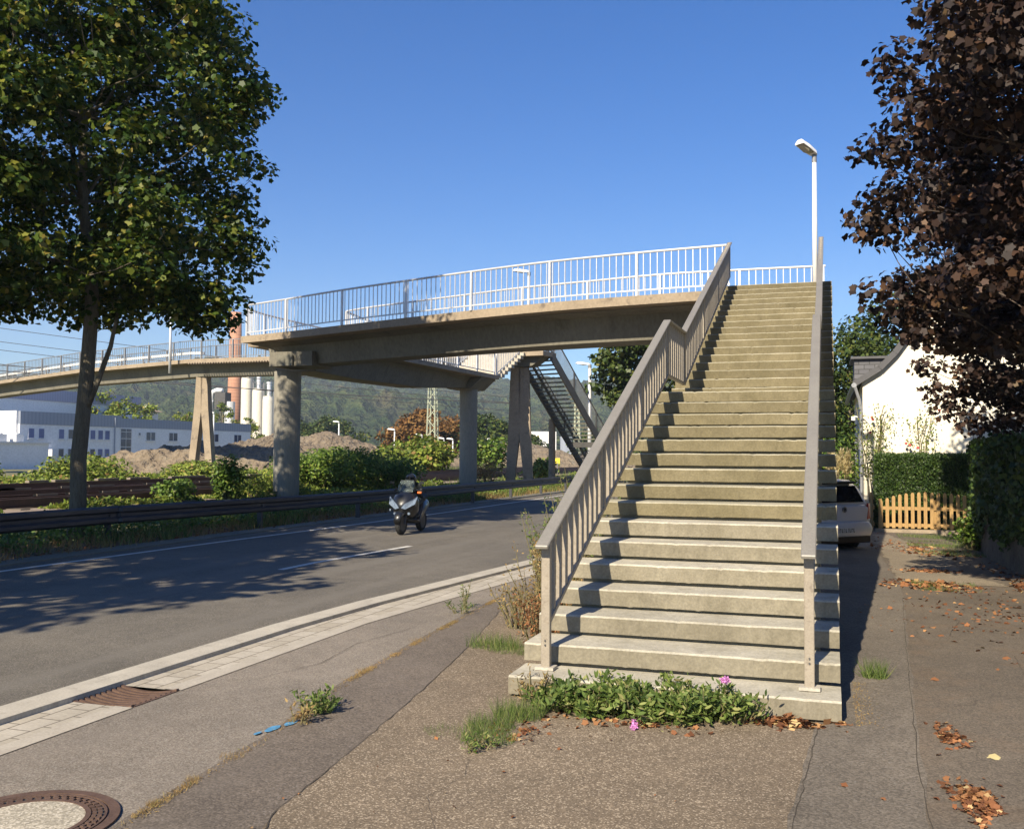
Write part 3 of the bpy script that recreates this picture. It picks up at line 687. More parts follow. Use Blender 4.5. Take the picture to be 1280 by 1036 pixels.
# ------------------------------------------------------------------ guardrail
GR=[(-9.75,-14),(-9.7,5.3),(-9.55,7.9),(-9.25,10.8),(-9.0,13.3),(-8.9,20),(-8.95,32),(-9.2,45),(-10.3,70)]
gr=thing('guardrail',(-9.0,13.3,0),'weathered grey steel guardrail along the far side of the road','guardrail'); GO=(-9.0,13.3,0)
GRr=resample(GR,6)
prof=[(-.0,.0),(.035,.035),(.035,.09),(-.01,.125),(-.01,.175),(.035,.21),(.035,.27),(.0,.305)]
mb=MB(GO); rings=[]
tn=off2(GRr,1)
for p,q in zip(GRr,tn):
    nx_,ny_=-(q[0]-p[0]),-(q[1]-p[1])   # towards the road
    front=[(p[0]+nx_*a,p[1]+ny_*a,.40+b) for a,b in prof]; back=[(p[0]+nx_*(a-.012),p[1]+ny_*(a-.012),.40+b) for a,b in prof[::-1]]
    rings.append(front+back)
mb.loft(rings); mb.build('rail',M['guard'],gr)
cum=plen(GRr); s=1.2
while s<cum[-1]:
    i=max(j for j in range(len(cum)) if cum[j]<=s); t=(s-cum[i])/(cum[i+1]-cum[i]) if i<len(cum)-1 else 0
    p=interp(GRr[i],GRr[min(i+1,len(GRr)-1)],t)
    mb=MB(GO); mb.box((p[0]-.09,p[1],.33),(.10,.06,.66)); mb.box((p[0]-.03,p[1],.5),(.08,.12,.14)); mb.build('post',M['guard'],gr)
    s+=2.9 if s<20 else 4

# ------------------------------------------------------------------ railway
strip('track_bed',[(-23.5,y) for y in (-20,0,20,60,140)],[(-13.6,y) for y in (-20,0,20,60,140)],.03,M['ballast'],'brown stone ballast of the railway','track bed')
M['sleeper']=mat_noise('sleeper',(.1,.08,.06),(.18,.15,.12),3,.9)
for (xa,lab) in ((-15.3,'rusty railway track nearest the road, half hidden by bushes'),(-17.9,'rusty railway track in the middle of the three'),(-21.6,'rusty railway track farthest from the road')):
    t=thing('railway_track',(xa,20,.3),lab,'railway track','railway tracks')
    for s in (-.72,.72):
        mb=MB(); mb.box((s,35,.23),(.07,170,.16)); mb.box((s,35,.13),(.14,170,.03)); mb.build('rail',M['rail_steel'],t)
    mb=MB()
    for y in np.arange(-45,110,.9): mb.box((0,y,.05),(2.4,.26,.14))
    tag(mb.build('sleepers',M['sleeper'],t),kind='stuff')

rnd0=random.Random(3)
rs=thing('rail_stack',(-15.5,13,.3),'low stack of old brown rails beside the track, behind the guardrail at the left','rail stack')
M['spacer']=mat_noise('spacer',(.16,.13,.10),(.26,.22,.18),4,.9)
for i in range(4):
    mb=MB(); x=-.10*i; z=.04+.155*i; mb.box((x,0,z+.045),(.13,19+.6*(i%2),.09)); mb.build('rail',M['rail_steel'],rs)
    mb=MB()
    for y in np.arange(-9,9.1,1.3): mb.box((x-.05,y+rnd0.uniform(-.5,.5),z+.12),(.12,rnd0.uniform(.3,1.1),.05))
    tag(mb.build('spacers',M['spacer'],rs),kind='stuff')

# ------------------------------------------------------------------ hills
def vnoise(x,y,seed):
    xi=np.floor(x).astype(np.int64); yi=np.floor(y).astype(np.int64); fx=x-xi; fy=y-yi; fx=fx*fx*(3-2*fx); fy=fy*fy*(3-2*fy)
    def h(a,b):
        n=(a*374761393+b*668265263+seed*974634777)&0x7fffffff; n=((n^(n>>13))*1274126177)&0x7fffffff; return ((n^(n>>16))&0xffff)/65535.
    return (h(xi,yi)*(1-fx)+h(xi+1,yi)*fx)*(1-fy)+(h(xi,yi+1)*(1-fx)+h(xi+1,yi+1)*fx)*fy
th=np.radians(np.linspace(-75,28,900)); rho=np.concatenate([np.linspace(420,900,50),np.linspace(905,1650,150)])
TH,RH=np.meshgrid(th,rho); HX=CAM.x+RH*np.sin(TH); HY=CAM.y+RH*np.cos(TH)
deg=np.degrees(TH)
Hn=np.interp(deg,[-75,-50,-44,-39,-36,-30,-27,-24,-20,-16,-10,0,28],[55,72,88,98,102,106,103,98,93,97,95,60,40])
base=Hn*sstep(430,1400,RH)**.85*(1-.25*sstep(1480,1650,RH))
base+= (vnoise(HX/160,HY/160,3)-.5)*34*sstep(500,800,RH)*(1-sstep(1100,1350,RH)) + (vnoise(HX/60,HY/60,4)-.5)*10*sstep(500,700,RH)*(1-sstep(1250,1400,RH))
bmp=np.maximum(vnoise(HX/9,HY/9,5),vnoise(HX/9+40,HY/9+17,6))
base+= (bmp**2*11+vnoise(HX/4,HY/4,8)*3.5)*sstep(425,470,RH)-1
m,nt,b=nodes('forest'); v=coord(nt)
f1=noise_n(nt,v,.006,5,.6); f2=noise_n(nt,v,.09,3,.7); f3=noise_n(nt,v,.022,4,.6,.5)
c=ramp(nt,f2,[(.3,(.010,.022,.010)),(.46,(.035,.055,.02)),(.6,(.07,.09,.03)),(.74,(.12,.125,.05))])
c=mix(nt,ramp(nt,f3,[(.52,0.),(.66,.6)]),c,(.11,.085,.045))
c=mix(nt,ramp(nt,f1,[(.45,0.),(.6,.55)]),c,(.018,.034,.016))
nt.links.new(c,b.inputs['Base Color']); b.inputs['Roughness'].default_value=1; b.inputs['Specular IOR Level'].default_value=.1
bump(nt,b,f2,1.,14)
M['forest']=m
tag(gridmesh('hills',HX,HY,base,m),'long wooded hills along the horizon','hills',kind='structure')
tw=thing('radio_mast',(-735,1230,95),'thin mast on the ridge of the wooded hill','mast')
mb=MB(); mb.tube([(0,0,0),(0,0,22)],[.9,.4],6); mb.build('pole',M['white_paint'],tw)
mb=MB(); mb.box((0,0,2),(4,4,8)); mb.build('cabin',M['white_paint'],tw)

# ------------------------------------------------------------------ leaves materials
M['leaf_maple']=mat_leaf('leaf_maple',[(0,(.016,.042,.008)),(.4,(.040,.080,.013)),(.72,(.10,.145,.02)),(.92,(.21,.22,.035)),(1,(.26,.20,.05))],.34)
M['leaf_copper']=mat_leaf('leaf_copper',[(0,(.014,.008,.007)),(.5,(.026,.014,.011)),(.86,(.048,.026,.018)),(.96,(.09,.045,.025)),(1,(.12,.075,.035))],.08,.6)
M['leaf_green']=mat_leaf('leaf_green',[(0,(.025,.045,.010)),(.5,(.055,.09,.018)),(.9,(.11,.14,.03)),(1,(.18,.17,.05))],.25)
M['leaf_bush']=mat_leaf('leaf_bush',[(0,(.06,.10,.015)),(.5,(.16,.22,.03)),(.85,(.27,.32,.055)),(.95,(.30,.27,.08)),(1,(.33,.2,.08))],.3,.6,big=.35)
M['leaf_bush_dark']=mat_leaf('leaf_bush_dark',[(0,(.045,.09,.014)),(.5,(.11,.19,.028)),(.9,(.21,.29,.05)),(1,(.2,.2,.07))],.25,.5,big=.8)
M['leaf_dry']=mat_leaf('leaf_dry',[(0,(.16,.10,.04)),(.5,(.30,.20,.09)),(.85,(.42,.30,.14)),(1,(.22,.22,.07))],.2,.9)
M['leaf_rust']=mat_leaf('leaf_rust',[(0,(.09,.045,.015)),(.6,(.20,.10,.03)),(1,(.28,.16,.05))],.2,.8)
M['leaf_hedge']=mat_leaf('leaf_hedge',[(0,(.015,.035,.008)),(.6,(.04,.08,.015)),(1,(.09,.14,.03))],.2,.5)
M['leaf_litter']=mat_leaf('leaf_litter',[(0,(.10,.04,.02)),(.5,(.24,.10,.045)),(.9,(.36,.18,.08)),(1,(.5,.38,.2))],.1,.8)
M['leaf_weed']=mat_leaf('leaf_weed',[(0,(.05,.08,.02)),(.5,(.11,.17,.04)),(.85,(.2,.26,.08)),(1,(.33,.3,.12))],.3,.7,big=2)
M['leaf_lav']=mat_leaf('leaf_lav',[(0,(.05,.09,.02)),(.5,(.12,.18,.04)),(.82,(.21,.27,.075)),(1,(.36,.33,.15))],.3,.6,big=3)
M['bush_core']=mat_noise('bush_core',(.02,.03,.010),(.04,.055,.018),3,1)
M['straw']=mat_noise('straw',(.25,.2,.1),(.4,.33,.18),6,.9)
M['stem']=mat_noise('stem',(.12,.11,.05),(.2,.17,.08),6,.9)

def big_tree(name,base,label,trunk,cprof,ctr,ncl,crad,per,leafmat,size,shape=MAPLE,barkm=None,seed=3,extra=(),flat=.6,limbs=True,group=None,inner=.3,lump=.22,droop=0,cat='tree',upw=.6,lf=None):
    o=thing(name,base,label,cat,group); B=Vector(base)
    loc=lambda p:(p[0]-B.x,p[1]-B.y,p[2]-B.z)
    cen=[loc(c) for c in crown_points(ncl,ctr,cprof,seed,inner,lump)]+[loc(e) for e in extra]
    rg=np.random.default_rng(seed+1); rad=rg.uniform(crad*.75,crad*1.25,len(cen))
    tr=[(loc(p),r) for p,r in trunk]
    mb=MB(); mb.tube([p for p,r in tr],[r for p,r in tr],14)
    if limbs: grow_limbs(mb,tr[(lf or len(tr)//3):],cen,tr[0][1],seed=seed)
    mb.build('trunk',barkm or M['bark'],o,smooth=True)
    npmesh('crown',cluster_leaves(cen,rad,per,size,shape,flat,upw,curl=.5,droop=droop),len(shape),leafmat,o)
    return o

# tall maple beside the road
tb=(-10.2,7.3,-.05)
tr=[((-10.26,7.3,-.1),.18),((-10.24,7.3,.25),.148),((-10.22,7.32,.8),.135),((-10.20,7.28,1.5),.132),((-10.15,7.31,2.3),.122),((-10.08,7.3,3.0),.12),((-10.02,7.32,4.2),.115),((-10.10,7.32,4.9),.10),((-10.3,7.35,6.0),.085),((-10.35,7.35,7.5),.07),((-10.6,7.3,9),.055),((-10.7,7.3,11),.035),((-10.7,7.3,12.5),.02)]
ex=[(-9.6,7.5,4.0),(-9.45,7.55,4.25),(-10.3,7.25,4.25),(-10.35,7.3,4.0),(-8.3,8.3,4.0),(-8.6,8.2,4.2),(-8.9,8.0,4.2),(-8.2,8.2,4.5),(-7.95,8.3,5.3),(-7.8,8.3,5.7),(-7.9,8.3,6.0),(-7.75,8.3,8.0),(-7.85,8.3,8.4),(-7.9,8.3,7.6),(-8.5,8.6,4.0),(-8.7,8.4,3.9),(-8.3,8.5,4.3),(-7.85,8.6,5.4),(-7.95,8.6,5.0),(-7.8,8.6,8.2),(-7.95,8.6,7.8)]
big_tree('maple_tree',tb,'tall green maple with dense crown behind the roadside guardrail',tr,
  [(4.2,2.6),(4.7,3.3),(5.5,3.65),(7,3.6),(8.5,3.75),(10,3.3),(12,2.2),(13.4,.7)],(-11.2,7.15),600,.54,460,M['leaf_maple'],.10,seed=5,extra=ex,inner=.12,lump=.14,lf=7)
mb=MB()
# low side branch of the maple
o=[x for x in COL.objects if x.name=='maple_tree'][0]
mb.tube([(.16,.0,2.45),(.30,.06,2.9),(.50,.12,3.5),(.62,.16,4.2)],[.045,.05,.04,.025],8); mb.build('side_branch',M['bark'],o,smooth=True)
# next maple of the row, beyond the left edge of the picture; its shade falls on the road
tr=[((-10.6,-4.6,-.1),.25),((-10.6,-4.6,3),.2),((-10.6,-4.5,6),.15),((-10.6,-4.5,11),.05)]
big_tree('maple_tree',(-10.6,-4.6,-.05),'neighbouring maple of the roadside row, shading the near part of the road',tr,
  [(4.4,3.6),(5,5.2),(6.2,5.4),(8,3.9),(9.3,1.9),(10.6,.9)],(-11.0,-4.8),270,.8,110,M['leaf_maple'],.22,seed=9,inner=.3,lump=.2)

# copper maple on the right
tr=[((6.7,5.6,-.2),.24),((6.6,5.5,1.6),.2),((6.5,5.4,3.5),.15),((6.5,5.4,6),.09),((6.5,5.4,8.5),.03)]
ex=[(2.55,5.4,4.35),(2.6,5.4,5.1),(2.8,5.5,6.2),(2.75,5.6,4.6),(2.65,5.5,4.2),(2.7,5.6,3.5),(2.85,5.6,5.4),(2.9,5.6,5.9),(3.0,5.7,3.15),(3.3,5.75,3.0)]
big_tree('copper_maple',(6.7,5.6,-.2),'nearer dark copper-leaved maple with large leaves at the upper right',tr,
  [(2.9,2.9),(3.4,3.7),(4.6,4.05),(5.6,3.9),(6.6,3.4),(8,2.4),(9.5,.8)],(6.6,5.6),600,.48,700,M['leaf_copper'],.082,barkm=M['bark_dark'],seed=21,extra=ex,inner=.35,lump=.14,cat='tree',upw=.35)
tr=[((7.6,14.8,-.4),.24),((7.5,14.8,1.6),.2),((7.4,14.7,3.5),.15),((7.3,14.6,6),.09),((7.2,14.6,8.5),.03)]
ex=[(3.9,14.2,3.4),(3.75,14.2,4.0),(3.8,14.2,4.6),(3.7,14.6,5.2),(3.9,14.8,5.8),(4.1,14.2,2.9),(4.3,14.1,2.6),(4.8,14.1,2.3),(5.3,14.1,2.1),(4.6,14.2,2.9),(4.2,14.8,6.3)]
big_tree('copper_maple',(7.6,14.8,-.4),'farther copper-leaved maple whose low branches hang before the white gable',tr,
  [(2.3,1.9),(2.8,2.7),(3.8,3.2),(5,3.4),(6.5,3.2),(8,2.3),(9.3,.8)],(7.1,14.6),360,.5,560,M['leaf_copper'],.10,barkm=M['bark_dark'],seed=23,extra=ex,inner=.3,lump=.14,cat='tree',upw=.35)

# trees behind
def mid_tree(base,r,z0,z1,label,m,n=90,cr=.8,per=70,size=.3,seed=0,name='broadleaf_tree',group=None,shape=OVAL,trunkr=.2,lump=.25):
    x,y,zb=base; zm=(z0*.45+z1*.55)
    return big_tree(name,base,label,[((x,y,zb-.2),trunkr),((x,y,(z0+zm)/2),trunkr*.7),((x,y,z1-.15*(z1-z0)),trunkr*.2)],
      [(z0,r*.6),(z0+(z1-z0)*.2,r),(z0+(z1-z0)*.55,r*.98),(z0+(z1-z0)*.8,r*.7),(z1,r*.15)],(x,y),n,cr,per,m,size,shape=shape,seed=seed,limbs=n<140,group=group,lump=lump,inner=.35)
mid_tree((-6.2,44.5,0),3.5,3.9,9.6,'dark green tree seen under the bridge behind the stair railing',M['leaf_green'],n=170,cr=.75,per=130,size=.22,seed=31,shape=MAPLE)
mid_tree((2.9,36.5,-.4),2.9,-.2,7.0,'bushy green tree between the staircase and the white house',M['leaf_green'],n=190,cr=.7,per=150,size=.2,seed=33)
mid_tree((5.6,38.5,-.4),3.6,.5,9.0,'tall green tree rising behind the roof of the white house',M['leaf_green'],n=190,cr=.85,per=110,size=.24,seed=35)
G1='trees on the far side of the works'
mid_tree((-50.5,117,0),5.6,.3,7.3,'large rust-brown autumn tree beyond the gravel heaps',M['leaf_rust'],n=150,cr=1.3,per=70,size=.5,seed=41)
for i,(x,y,r,z1,lab,mt) in enumerate([(-43.5,121,5.2,7.3,'dark green tree just right of the rust-brown tree','leaf_green'),(-37.5,118,4,4.6,'low green tree behind the lattice mast','leaf_green'),
    (-83,97,3.6,9.2,'light green tree above the blue-grey roof, right of the maple trunk','leaf_bush'),(-92,100,4.5,10,'pale green tree over the hall roof, left of the maple trunk','leaf_bush'),(-105,112,5,10.5,'pale green tree at the end of the hall roof','leaf_bush'),
    (-80,112,2.5,8.6,'small yellow-green tree behind the little tower house','leaf_bush'),(-82,106,2.2,7.4,'yellow-green tree left of the A shaped pier','leaf_bush'),(-76.5,113,2.2,6.6,'small tree right behind the A shaped pier','leaf_bush'),
    (-30,150,6,5,'low dark green trees at the foot of the hill, right of the mast','leaf_green'),(-36,165,7,6.5,'dark green tree at the foot of the hill behind the second pier','leaf_green'),(-20,165,8,6,'dark green tree at the foot of the hill behind the far stairs','leaf_green'),(-62,160,7,6,'green tree behind the tallest gravel heap','leaf_green'),(-95,170,7,9,'green tree behind the silos','leaf_green')]):
    mid_tree((x,y,0),r,.4,z1,lab,M[mt],n=110,cr=r*.22,per=90/(r*.22)**2*.5,size=.09*r+.08,seed=50+i)

# ------------------------------------------------------------------ bushes
def cloud(poly_fn,n,size,shape,m,name,label=None,cat=None,kind=None,parent=None,upw=.5,group=None,loc=(0,0,0)):
    P=np.array([poly_fn() for _ in range(n)]); nn=RNG.normal(size=(n,3))*.6; nn[:,2]+=upw; nn[:,1]-=.25
    V=leaf_verts(P-np.array(loc),nn,size*RNG.uniform(.6,1.25,n),shape,.3)
    o=npmesh(name,V,len(shape),m,parent,loc)
    return tag(o,label,cat,group,kind) if label else o
rnd=random.Random(4)
def band(x0,x1,y0,y1,hf,base=0):
    """random point in a lumpy thicket; hf(x,y) height"""
    def fn():
        while True:
            x=rnd.uniform(x0,x1); y=y0+(y1-y0)*rnd.random(); h=hf(x,y)
            if h<=.03: continue
            z=h*(rnd.random()**.55); return (x,y,vgh(x,y)+z+base)
    return fn
def lump(x,y,s,sd): return noise.noise(Vector((x*s,y*s,sd)))
# thicket beyond the tracks
cloud(band(-32,-24.2,-2,75,lambda x,y:(.42+.8*lump(x,y,.22,1)+.3*lump(x,y,.9,2))*min(1,(75-y)/20)*min(1,(abs(x+24.0))/1.2)),60000,.17,OVAL,M['leaf_bush'],'thicket','yellow-green thicket of bushes growing beyond the railway tracks','thicket',kind='stuff')
# thicket between guardrail and tracks
def h2(x,y):
    g=lump(x,y,.30,5)+.45*lump(x,y,1.1,6)
    h=.16+.62*g
    if 8.5<y<13: h-= .25+.5*max(0,-g)        # opening onto the rails
    if 31<y<60: h-=.35
    if 17<y<28: h+=.28
    return h*min(1,(x+14.4)/.8 if x<-13.6 else 1)*min(1,(-10.4-x)/.4 if x>-10.8 else 1)
cloud(band(-14.3,-10.4,0,60,h2),50000,.10,OVAL,M['leaf_bush'],'thicket','mixed green and dry scrub between guardrail and railway','thicket',kind='stuff')
cloud(band(-11.2,-9.5,0,50,lambda x,y:.26+.3*lump(x,y,.8,8)),26000,.07,OVAL,M['leaf_bush_dark'],'undergrowth','low dark green undergrowth below the guardrail','undergrowth',kind='stuff')
def shrub(x,y,r,h,n,label,m,size=.14,shape=OVAL,name='shrub',spiky=0,group=None):
    z0=vgh(x,y)-.03; o=thing(name,(x,y,z0),label,'shrub',group); P=[]
    lb=[(rnd.uniform(-.5,.5)*r,rnd.uniform(-.5,.5)*r,rnd.uniform(.45,.8)*h,rnd.uniform(.35,.6)) for _ in range(9)]
    for _ in range(n):
        a=rnd.choice(lb); q=rand_ball(1)[0]; P.append((a[0]+q[0]*r*a[3],a[1]+q[1]*r*a[3],max(.03,a[2]+q[2]*h*.42*(1+spiky*rnd.random()))))
    P=np.array(P); nn=RNG.normal(size=(n,3))*.5+P/np.array([r,r,h])*.7; nn[:,2]+=.3
    npmesh('foliage',leaf_verts(P,nn,size*RNG.uniform(.6,1.25,n),shape,.3),len(shape),m,o)
    mb=MB()
    for a in lb: mb.tube([(a[0]*.2,a[1]*.2,0),(a[0]*.6,a[1]*.6,a[2]*.5),(a[0],a[1],a[2])],[.03,.02,.008],5,cap=False)
    mb.build('stem',M['stem'],o); return o
shrub(-13.6,21.6,1.9,1.3,8200,'broad dark green bush right of the first pier',M['leaf_bush_dark'],.10)
shrub(-14.0,24.4,2.0,1.3,8200,'leafy dark green bush in the middle of the row left of the scooter',M['leaf_bush_dark'],.10)
shrub(-13.3,26.8,1.7,1.15,7000,'leafy dark green bush nearest to the scooter',M['leaf_bush_dark'],.10)
shrub(-13.1,15.9,.5,1.15,2600,'tall green bush directly left of the first pier',M['leaf_bush_dark'],.10,spiky=.4)
shrub(-13.8,14.6,.7,.55,1600,'green bush further left of the first pier, over the rails',M['leaf_bush_dark'],.10)
shrub(-12.2,6.0,.8,.45,2200,'loose yellow-green bush left of the maple trunk',M['leaf_bush'],.07,spiky=.4)
shrub(-12.6,9.1,.6,.35,2000,'green bush right of the maple trunk',M['leaf_bush_dark'],.07)
shrub(-26.3,18.5,2.3,1.25,5600,'large light green bush in front of the factory',M['leaf_bush'],.15)
shrub(-27.5,27,2.4,1.25,5000,'green bush left of the A shaped pier beyond the tracks',M['leaf_bush'],.16)
shrub(-25.5,31.5,2.0,1.05,4000,'green bush at the foot of the A shaped pier',M['leaf_bush'],.16)
shrub(-30.5,13.8,1.2,2.2,2200,'dark pointed bush at the left edge before the factory',M['leaf_hedge'],.2,spiky=.5)
shrub(-26,56,3.2,2.4,3200,'rounded green bush on the grassy mound',M['leaf_bush'],.34)
shrub(-22.5,51,2.4,2.2,3200,'bright green bush beside the lattice mast foot',M['leaf_bush'],.3)
shrub(-19.0,52,1.9,2.1,2200,'green bush right of the second pier',M['leaf_bush_dark'],.28)
shrub(-12.2,33.8,1.0,1.3,1500,'dry brown scrub beside the second pier',M['leaf_dry'],.14,shape=LANCE)
shrub(-12.6,43,1.2,1.2,1500,'dry green scrub behind the far stairs',M['leaf_bush'],.2)

def blades(region,n,h,m,name,label,cat,w=1.,lean=.35,kind='stuff',parent=None,loc=(0,0,0)):
    P=np.array([region() for _ in range(n)]); hh=h*RNG.uniform(.45,1.2,n)
    T=RNG.normal(size=(n,3))*lean; T[:,2]=1; T/=np.linalg.norm(T,axis=1,keepdims=True)
    nn=RNG.normal(size=(n,3)); nn[:,2]*=.2
    V=leaf_verts(P-np.array(loc),nn,hh,BLADE*np.array([w,1]),0,up=T)
    # face normals were built from nn; keep blades upright by using T as the long axis
    return tag(npmesh(name,V,3,m,parent,loc),label,cat,kind=kind) if label else npmesh(name,V,3,m,parent,loc)
def reg(x0,x1,y0,y1,dens=None,z=0):
    def fn():
        while True:
            x=rnd.uniform(x0,x1); y=rnd.uniform(y0,y1)
            if dens is None or rnd.random()<dens(x,y): return (x,y,vgh(x,y)+z)
    return fn
blades(reg(-10.4,-9.05,2,45,lambda x,y:.35+lump(x,y,1.2,3)+(.4 if x<-9.4 else -.1)),15000,.20,M['leaf_dry'],'dry_grass','dry yellow grass on the verge below the guardrail','grass',w=1.2)
blades(reg(-10.6,-9.2,2,55,lambda x,y:.3+1.2*lump(x,y,.7,4)),11000,.26,M['leaf_weed'],'verge_grass','green grass tufts around the guardrail posts','grass',w=1.2)
blades(reg(-34,-23,38,80,lambda x,y:.7),16000,.5,M['leaf_weed'],'meadow_grass','yellow-green rough grass beyond the railway','grass',w=1.6)
blades(reg(-13.5,-9.5,30,75,lambda x,y:.7),9000,.35,M['leaf_weed'],'trackside_grass','rough grass between the far guardrail and the railway','grass',w=1.4)

# ------------------------------------------------------------------ gravel heaps
def heap(cx,cy,peaks,label,rx,ry,m=None,res=150,sd=0,ro=0):
    xs=np.linspace(-rx,rx,res); ysq=np.linspace(-ry,ry,res); X,Y=np.meshgrid(xs,ysq); Z=np.zeros_like(X)-.3
    for px,py,h,r in peaks:
        d=np.hypot(X-px,Y-py)/r; Z=np.maximum(Z,h*np.clip(1-d,-.3,1)-.12*h*np.exp(-(d*4)**2))
    Z+= (vnoise(X*1.1+sd,Y*1.1,sd+1)-.5)*.35+(vnoise(X*3.5+sd,Y*3.5,sd+2)-.5)*.30+(vnoise(X*8+sd,Y*8,sd+3)-.5)*.16
    e=np.minimum(1,np.minimum(rx-abs(X),ry-abs(Y))/1.); Z=Z*e-.25*(1-e)
    o=gridmesh('gravel_heap',X,Y,Z,m or M['gravel'],smooth=False,loc=(cx,cy,0)); return tag(o,label,'gravel heap')
heap(-36,45,[(-3.8,-1,1.9,4.5),(-1.5,-.3,2.4,5),(.5,.3,2.7,5.5),(3,.8,2.5,5),(5.5,1.5,2.9,5.5)],'long low heap of brown gravel behind the A shaped pier',12,8,sd=1)
heap(-38.8,59.3,[(0,0,3.5,8),(-4,-1,2.4,6)],'pointed brown gravel heap hidden partly by the first pier',11,10,sd=5)
heap(-38.2,66,[(0,0,4.0,9.5),(5.5,2,2.6,6.5),(-4,2,2.4,7)],'tall rounded heap of brown gravel between the two piers',14,12,sd=9)
heap(-36.5,82,[(0,0,2.1,6),(5,2,2.0,6)],'small grassy brown heap in front of the rust-brown tree',12,10,sd=12,m=M['earth'])
heap(-26,80,[(0,0,3.4,10),(7,3,2.3,8),(-6,0,1.8,6),(14,6,1.6,8)],'wide brown gravel heap seen between the second pier and the far stairs',24,14,sd=16)

# ------------------------------------------------------------------ factory
M['facade']=mat_noise('facade',(.74,.75,.77),(.82,.83,.84),.6,.8,fine=5,bumps=0)
M['facade_white']=mat_noise('facade_white',(.72,.72,.72),(.80,.80,.79),.6,.8,fine=5,bumps=0)
def mat_clad(name,c):
    m,nt,b=nodes(name); v=coord(nt); w=N(nt,'ShaderNodeTexWave',wave_type='BANDS',bands_direction='Y'); w.inputs['Scale'].default_value=.75; nt.links.new(v,w.inputs['Vector'])
    nt.links.new(ramp(nt,w.outputs['Fac'],[(0,sc(c,.8)),(.1,c),(.9,c),(1,sc(c,1.1))]),b.inputs['Base Color']); b.inputs['Roughness'].default_value=.5; return m
M['clad']=mat_clad('clad',(.27,.30,.36)); M['clad_hall']=mat_clad('clad_hall',(.34,.34,.44))
M['window']=mat_plain('window',(.05,.07,.12),.08,var=.4,scale=.5); M['blind']=mat_plain('blind',(.12,.15,.30),.5,var=.2,scale=1)
M['frame']=mat_plain('frame',(.7,.7,.7),.5)
L_=Vector((-73.3,69.0,0)); Rr=Vector((-68.9,102.0,0)); dv=(Rr-L_).normalized(); nv=Vector((dv.y,-dv.x,0)) # towards the tracks
FA=thing('factory_building',tuple(L_),'long two storey white factory building with a blue-grey parapet band','building')
def fpt(s,o,z): p=dv*s+nv*o; return (p.x,p.y,z)
def fquad(mb,s0,s1,z0,z1,o0,o1): 
    vs=[fpt(s,o,z) for z in (z0,z1) for s,o in ((s0,o0),(s1,o0),(s1,o1),(s0,o1))]
    mb.add(vs,[(3,2,1,0),(4,5,6,7),(0,1,5,4),(1,2,6,5),(2,3,7,6),(3,0,4,7)]); return mb
fquad(MB(),0,33.4,-.2,4.35,-16,0).build('wall',M['facade'],FA)
mb=MB(); fquad(mb,0,12.5,4.34,5.62,-15.9,.08); mb.build('parapet',M['clad'],FA)
mb=MB(); fquad(mb,12.52,33.45,4.34,5.35,-15.9,.04); mb.build('parapet',M['clad'],FA)
mb=MB(); fquad(mb,-.22,-.02,-.2,5.65,-15.8,-.25); mb.build('side_wall',M['facade_white'],FA)
def fwin(s0,s1,z0,z1,m,panes=1):
    mb=MB(); fquad(mb,s0,s1,z0,z1,.005,.05); w=mb.build('window',M['frame'],FA)
    mb=MB(); n=panes; d=(s1-s0)/n
    for i in range(n): fquad(mb,s0+d*i+.05,s0+d*(i+1)-.05,z0+.06,z1-.05,.045,.062)
    mb.build('pane',m,w)
    mb=MB(); fquad(mb,s0-.06,s1+.06,z0-.08,z0-.01,.0,.12); mb.build('sill',M['frame'],w)
for s in (.95,2.1,4.45,5.6,8.35,9.35,10.25): 
    fwin(s,s+.68,2.95,3.98,M['window'] if s in(5.6,) else M['blind']); 
    fwin(s,s+.68,1.1,2.0,M['blind'] if s<4 or s>9 else M['window'])
mb=MB(); fquad(mb,12.35,13.9,1.2,4.25,.005,.05); w=mb.build('stair_window',M['frame'],FA)
mb=MB()
for i in range(2):
    for (a,b) in ((1.3,2.2),(2.27,3.1),(3.17,3.85),(3.9,4.2)): fquad(mb,12.42+i*.75,13.1+i*.75,a,b,.045,.062)
mb.build('pane',M['window'],w)
for s in (16.0,19.4,22.9,26.2,30.3): fwin(s,s+1.35,2.95,3.95,M['window'],2)
fwin(14.9,15.2,3.5,3.85,M['window'])
mb=MB(); mb.tube([fpt(11.55,.1,0),fpt(11.55,.1,5.4)],.06,6); mb.build('downpipe',M['clad'],FA)
mb=MB(); mb.box(fpt(3.3,.5,1.55),(.9,.8,.7)); mb.build('air_duct',M['frame'],FA)
an=thing('annex',(-72.5,63.5,0),'low white annex with roof plant in front of the factory end','building')
mb=MB(); mb.box((0,0,1.1),(7,9.5,2.6)); mb.build('wall',M['facade'],an)
mb=MB(); mb.box((0,0,2.47),(7.3,9.8,.16)); mb.build('roof',M['frame'],an)
for i,(x,y) in enumerate(((1.5,-3),(1.8,-1),(1.4,1),(1.9,2.5))):
    mb=MB(); mb.box((x,y,2.55+.35),(.8,.9,.7)); mb.cyl((x,y,3.25),.25,.12); mb.build('air_unit',M['rail_galv'],an)
mb=MB(); mb.box((-76,80,2.8),(5,10,5.7)); mb.o=Vector((0,0,0))
ha=thing('factory_hall',(-103,95,0),'large pale hall with violet-grey roof band behind the factory','building')
mb=MB(); mb.box((0,0,3.95),(24,26,8.1)); mb.build('wall',M['facade'],ha)
mb=MB(); mb.box((0,0,8.72),(24.3,26.3,1.45)); mb.build('roof_band',M['clad_hall'],ha)
mb=MB(); mb.tube([(13,-13,0),(13,-13,11)],.08,6); mb.build('lightning_rod',M['white_paint'],ha)
hs=thing('tower_house',(-92.5,111,0),'small white tower house with a flat tiled roof above the factory','building')
